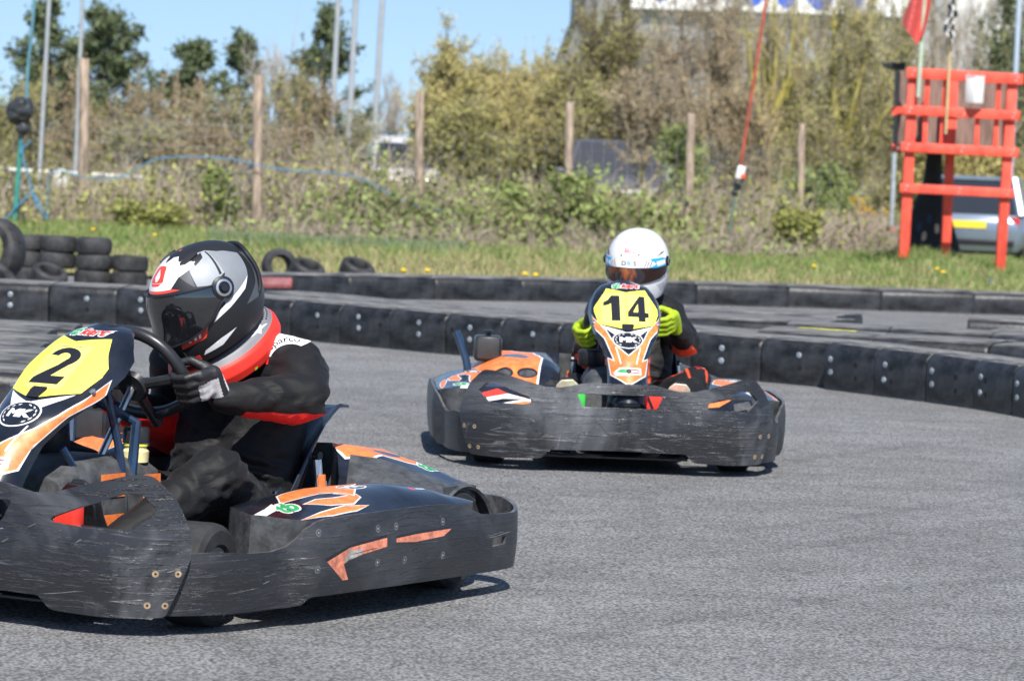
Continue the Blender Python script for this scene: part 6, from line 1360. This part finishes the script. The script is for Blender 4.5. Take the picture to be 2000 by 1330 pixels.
pt = lambda n_, c: mat(n_, c, .25, .3, var=.03, coat=.8)
car('silver blue hatchback seen from behind beneath the red tower', 'car', gz0(1912, 58), R(80), 4.1, 1.75, 1.45, pt('silver_blue_paint', (.20, .25, .32)), 'hatch', True)
car('dark grey people carrier facing the fence beside the fourth post', 'car', gz0(1206, 67), R(-92), 4.4, 1.92, 1.56, pt('dark_grey_paint', (.13, .13, .15)), glass=mat('grey_reflecting_windscreen', (.05, .05, .055), .22, var=0, coat=1.))
car('small white car low behind the brambles left of the fourth post', 'car', gz0(1062, 70), R(-60), 3.8, 1.65, 1.05, pt('white_paint', (.75, .75, .74)))
car('white van partly hidden behind the third fence post', 'van', gz0(792, 71), R(-84), 3.6, 1.5, 1.50, pt('white_paint', (0, 0, 0)), 'van', name='parked_van')
car('bright blue car hidden in twigs left of the second fence post', 'car', gz0(450, 70), R(8), 3.2, 1.7, 1.35, pt('bright_blue_paint', (.03, .06, .42)))
for lab, px, py, Y, w2, h2, c in (('yellow kerb stone low behind the twigs left of the second post', 385, 386, 62, .32, .06, 'y'), ('short yellow kerb stone nearer the second fence post', 428, 387, 62, .13, .06, 'y'), ('pale stone block behind the wire just right of the first post', 197, 375, 60, .42, .18, 'w')):
    p = at(px, py, Y); b = MB(); b.box((0, 0, 0), (w2*1.0, .2, h2+.03), 0, bev=.01); b.box((0, .02, -p.z/2-.02), (w2*.9, .15, p.z-.03), 1); tag(b.build('kerb_stone' if c == 'y' else 'stone_block', [mat('yellow_kerb_paint', (.75, .50, .02), .6, var=.1) if c == 'y' else M_white2, M_edge], loc=tuple(p)), lab, 'kerb stone' if c == 'y' else 'stone block')

# ------------------------------------------------------------------ warehouse
YB = 165; M_clad = mat('light_grey_cladding', (.33, .34, .35), .5, .2, var=.06, vs=.6, stretch=(12, 1, 1)); M_cladsh = mat('shaded_side_cladding', (.20, .21, .23), .5, .2, var=.05, vs=.6)  # second, darker grey paints shade onto the left strip of the building
wh = empty('warehouse', tuple(onz(1500, 349, 0).xy)+(0,), 0, 'big grey warehouse with a leaning side and a white and blue sign', 'building'); wo = at(1500, 300, YB); wh.location = (wo.x, YB, 0); WP = lambda x, y, d=0.: at(x, y, YB)-Vector((wo.x, YB-d, 0))
def slab(name, pts, d0, d1, m):
    b = MB(); n = len(pts); b.add([WP(x, y, d0) for x, y in pts]+[WP(x, y, d0)+Vector((0, d1-d0, 0)) for x, y in pts], [tuple(range(n)), tuple(range(2*n-1, n-1, -1))]+[(i, i+n, (i+1) % n+n, (i+1) % n) for i in range(n)]); return b.build(name, [m], wh, flat=True)
slab('wall', [(1165, -420), (2600, -420), (2600, 420), (1165, 395)], 0, 60, M_clad)
slab('roof_side', [(1228, -420), (1168, -420), (1148, -30), (1085, 130), (1030, 390), (1164, 394)], .4, 60, M_cladsh)
slab('edge_trim', [(1172, -420), (1160, -420), (1143, -30), (1079, 130), (1024, 390), (1030, 390), (1087, 130), (1152, -28)], .0, .4, mat('dark_edge_trim', (.05, .055, .06), .5, var=.05))
slab('white_panel', [(1855, -420), (1975, -420), (1975, 150), (1855, 140)], -.3, 0, mat('white_cladding', (.72, .73, .73), .5, var=.04, vs=.5))
sg_ = slab('sign', [(1226, -190), (1800, -170), (1800, 36), (1700, 32), (1226, 17)], -.6, 0, mat('white_sign_face', (.85, .85, .85), .4, var=.01))
M_sb = mat('blue_sign_lettering', (.03, .12, .62), .4, var=0); b = MB()
for cx_, w2, h2, yb in ((1290, 32, 60, 4), (1388, 20, 50, 3), (1470, 30, 60, 14), (1535, 28, 60, 18), (1600, 34, 60, 22), (1668, 22, 60, 24)):
    pts = [WP(cx_+w2*math.cos(a), yb-h2+h2*math.sin(a)*1.0, -.64) for a in [2*PI*i/20 for i in range(20)]]
    pin = [WP(cx_+w2*.45*math.cos(a), yb-h2+h2*.62*math.sin(a), -.64) for a in [2*PI*i/20 for i in range(20)]]
    vs = pts+pin+[p+Vector((0, .04, 0)) for p in pts+pin]; b.add(vs, [(i, (i+1) % 20, 20+(i+1) % 20, 20+i) for i in range(20)]+[(40+i, 40+(i+1) % 20, (i+1) % 20, i) for i in range(20)])
b.build('lettering', [M_sb], sg_)
k2 = make_kart('2', (-.911, 9.590, 0), R(240), 'black kart number 2 with a yellow number panel, cutting across the left foreground', R(9))
k14 = make_kart('14', (.383, 14.55, 0), R(272.5), 'black kart number 14 coming head on behind the front kart', R(-6))
p2 = rider('2', (-.911, 9.590, 0), R(240), J2, 'driver in black and red suit, dark helmet and red neck brace, in the nearer kart')
helmet(p2, (-.025, .085, .795), -26, 24, 'dark')
C2 = Vector((.205, .05, .575)); AX = Vector((-.88, 0, .47)).normalized(); D1 = Vector((.47, 0, .88))
def rimpt(a, roll, dz=0.):
    C2 = Vector((.205, .05, .575+dz))
    e1 = Vector((0, 1, 0))*math.cos(roll)+D1*math.sin(roll); e2 = D1*math.cos(roll)-Vector((0, 1, 0))*math.sin(roll)
    return C2+(e1*math.cos(R(a))+e2*math.sin(R(a)))*.145, (e2*math.cos(R(a))-e1*math.sin(R(a)))
def pat2(x, y, z):
    if x > .085: return 3 if .098 < x < .106 and abs(y) < .015 else 0
    return 1 if x > .028 and y > .006 and z < .008 and z > -.05 else 0
G, t = rimpt(-8, .12); glove(p2, G, t, Vector(J2['wrL'])-G, J2['wrL'], [M_glv, M_silver, M_white, M_white], -1, pat2)
G, t = rimpt(180-(-8), .12); glove(p2, G, -t, Vector(J2['wrR'])-G, J2['wrR'], [M_glv, M_silver, M_white, M_white], 1, pat2)
pat14 = lambda x, y, z: (1 if x > .098 else 0)
p14 = rider('14', (.383, 14.55, 0), R(272.5), J14, 'driver in black suit, white helmet with amber visor and lime gloves, in the kart behind')
helmet(p14, (-.12, .125, .785), -17, 4, 'white')
G, t = rimpt(-2, .12, -.035); glove(p14, G, t, Vector(J14['wrL'])-G, J14['wrL'], [M_lime, M_glv], -1, pat14)
G, t = rimpt(194, .12, -.035); glove(p14, G, -t, Vector(J14['wrR'])-G, J14['wrR'], [M_lime, M_glv], 1, pat14)
for p, sh in ((p2, ((.20, .62), (-.17, .62))), (p14, ((.225, .63), (-.175, .63)))):
    for y, x in sh: shoe(p, (x-.02, y, .115), (x+.075, y+(.02 if y > 0 else -.02), .345), (-.9, 0, .4), [M_glv, M_cream if p is p14 else M_glv, M_ink])

neck_brace(p2, (-.115, .09, .655), .15, 27, -8)
sp = text_loops('sparco', .034, bold=.012, sx=1.15, shear=.25)
arc = lambda t, r: (568+r*math.cos(R(t)), 712-r*.93*math.sin(R(t)))
ol = [arc(t, 66) for t in range(160, 44, -8)]+[arc(t, 42) for t in range(62, 164, 8)]; reg = []
for l in text_loops('sparco', 1, bold=.012, sx=1.1): reg.append([arc(106-x*25, 52+y*17) for x, y in l])
patch_px('2', p2, 'shoulder_patch', ol, [M_white, M_ink], [(reg, 1)], 2.5)
patch_px('2', p2, 'sleeve_piping', [(521, 690), (526, 690), (524, 712), (519, 712)], [M_suitred])
patch_on('14', p14, 'knee_emblem', (.17, .375, .34), (.35, .1, .9), (-.3, 1, -.3), [(-.045, -.022), (.045, -.022), (.045, .022), (-.045, .022)], [M_suit, M_white], [(star(.075), 1)], .005)
patch_on('14', p14, 'shoulder_patch', (-.20, .265, .64), (.1, .75, -.65), (.9, .1, .3), [(-.035, -.028), (.035, -.028), (.035, .028), (-.035, .028)], [M_suitor, M_white, mat('navy_vinyl', (.02, .03, .15), .5)], [([[(-.03, -.004), (.03, -.004), (.03, .010), (-.03, .010)]], 1), ([[(-.03, .012), (.03, .012), (.03, .022), (-.03, .022)]], 2)], .006)
b = MB(); b.loft([[Vector((-.20+.10*math.cos(a)*k, .12+.085*math.sin(a)*k, z+.03*(-math.cos(a)))) for a in [2*PI*i/24 for i in range(24)]] for k, z in ((1.15, .615), (1.1, .65), (.98, .668), (.86, .665), (.84, .64))], cap=False)
b.build('collar', [M_suit], p14)
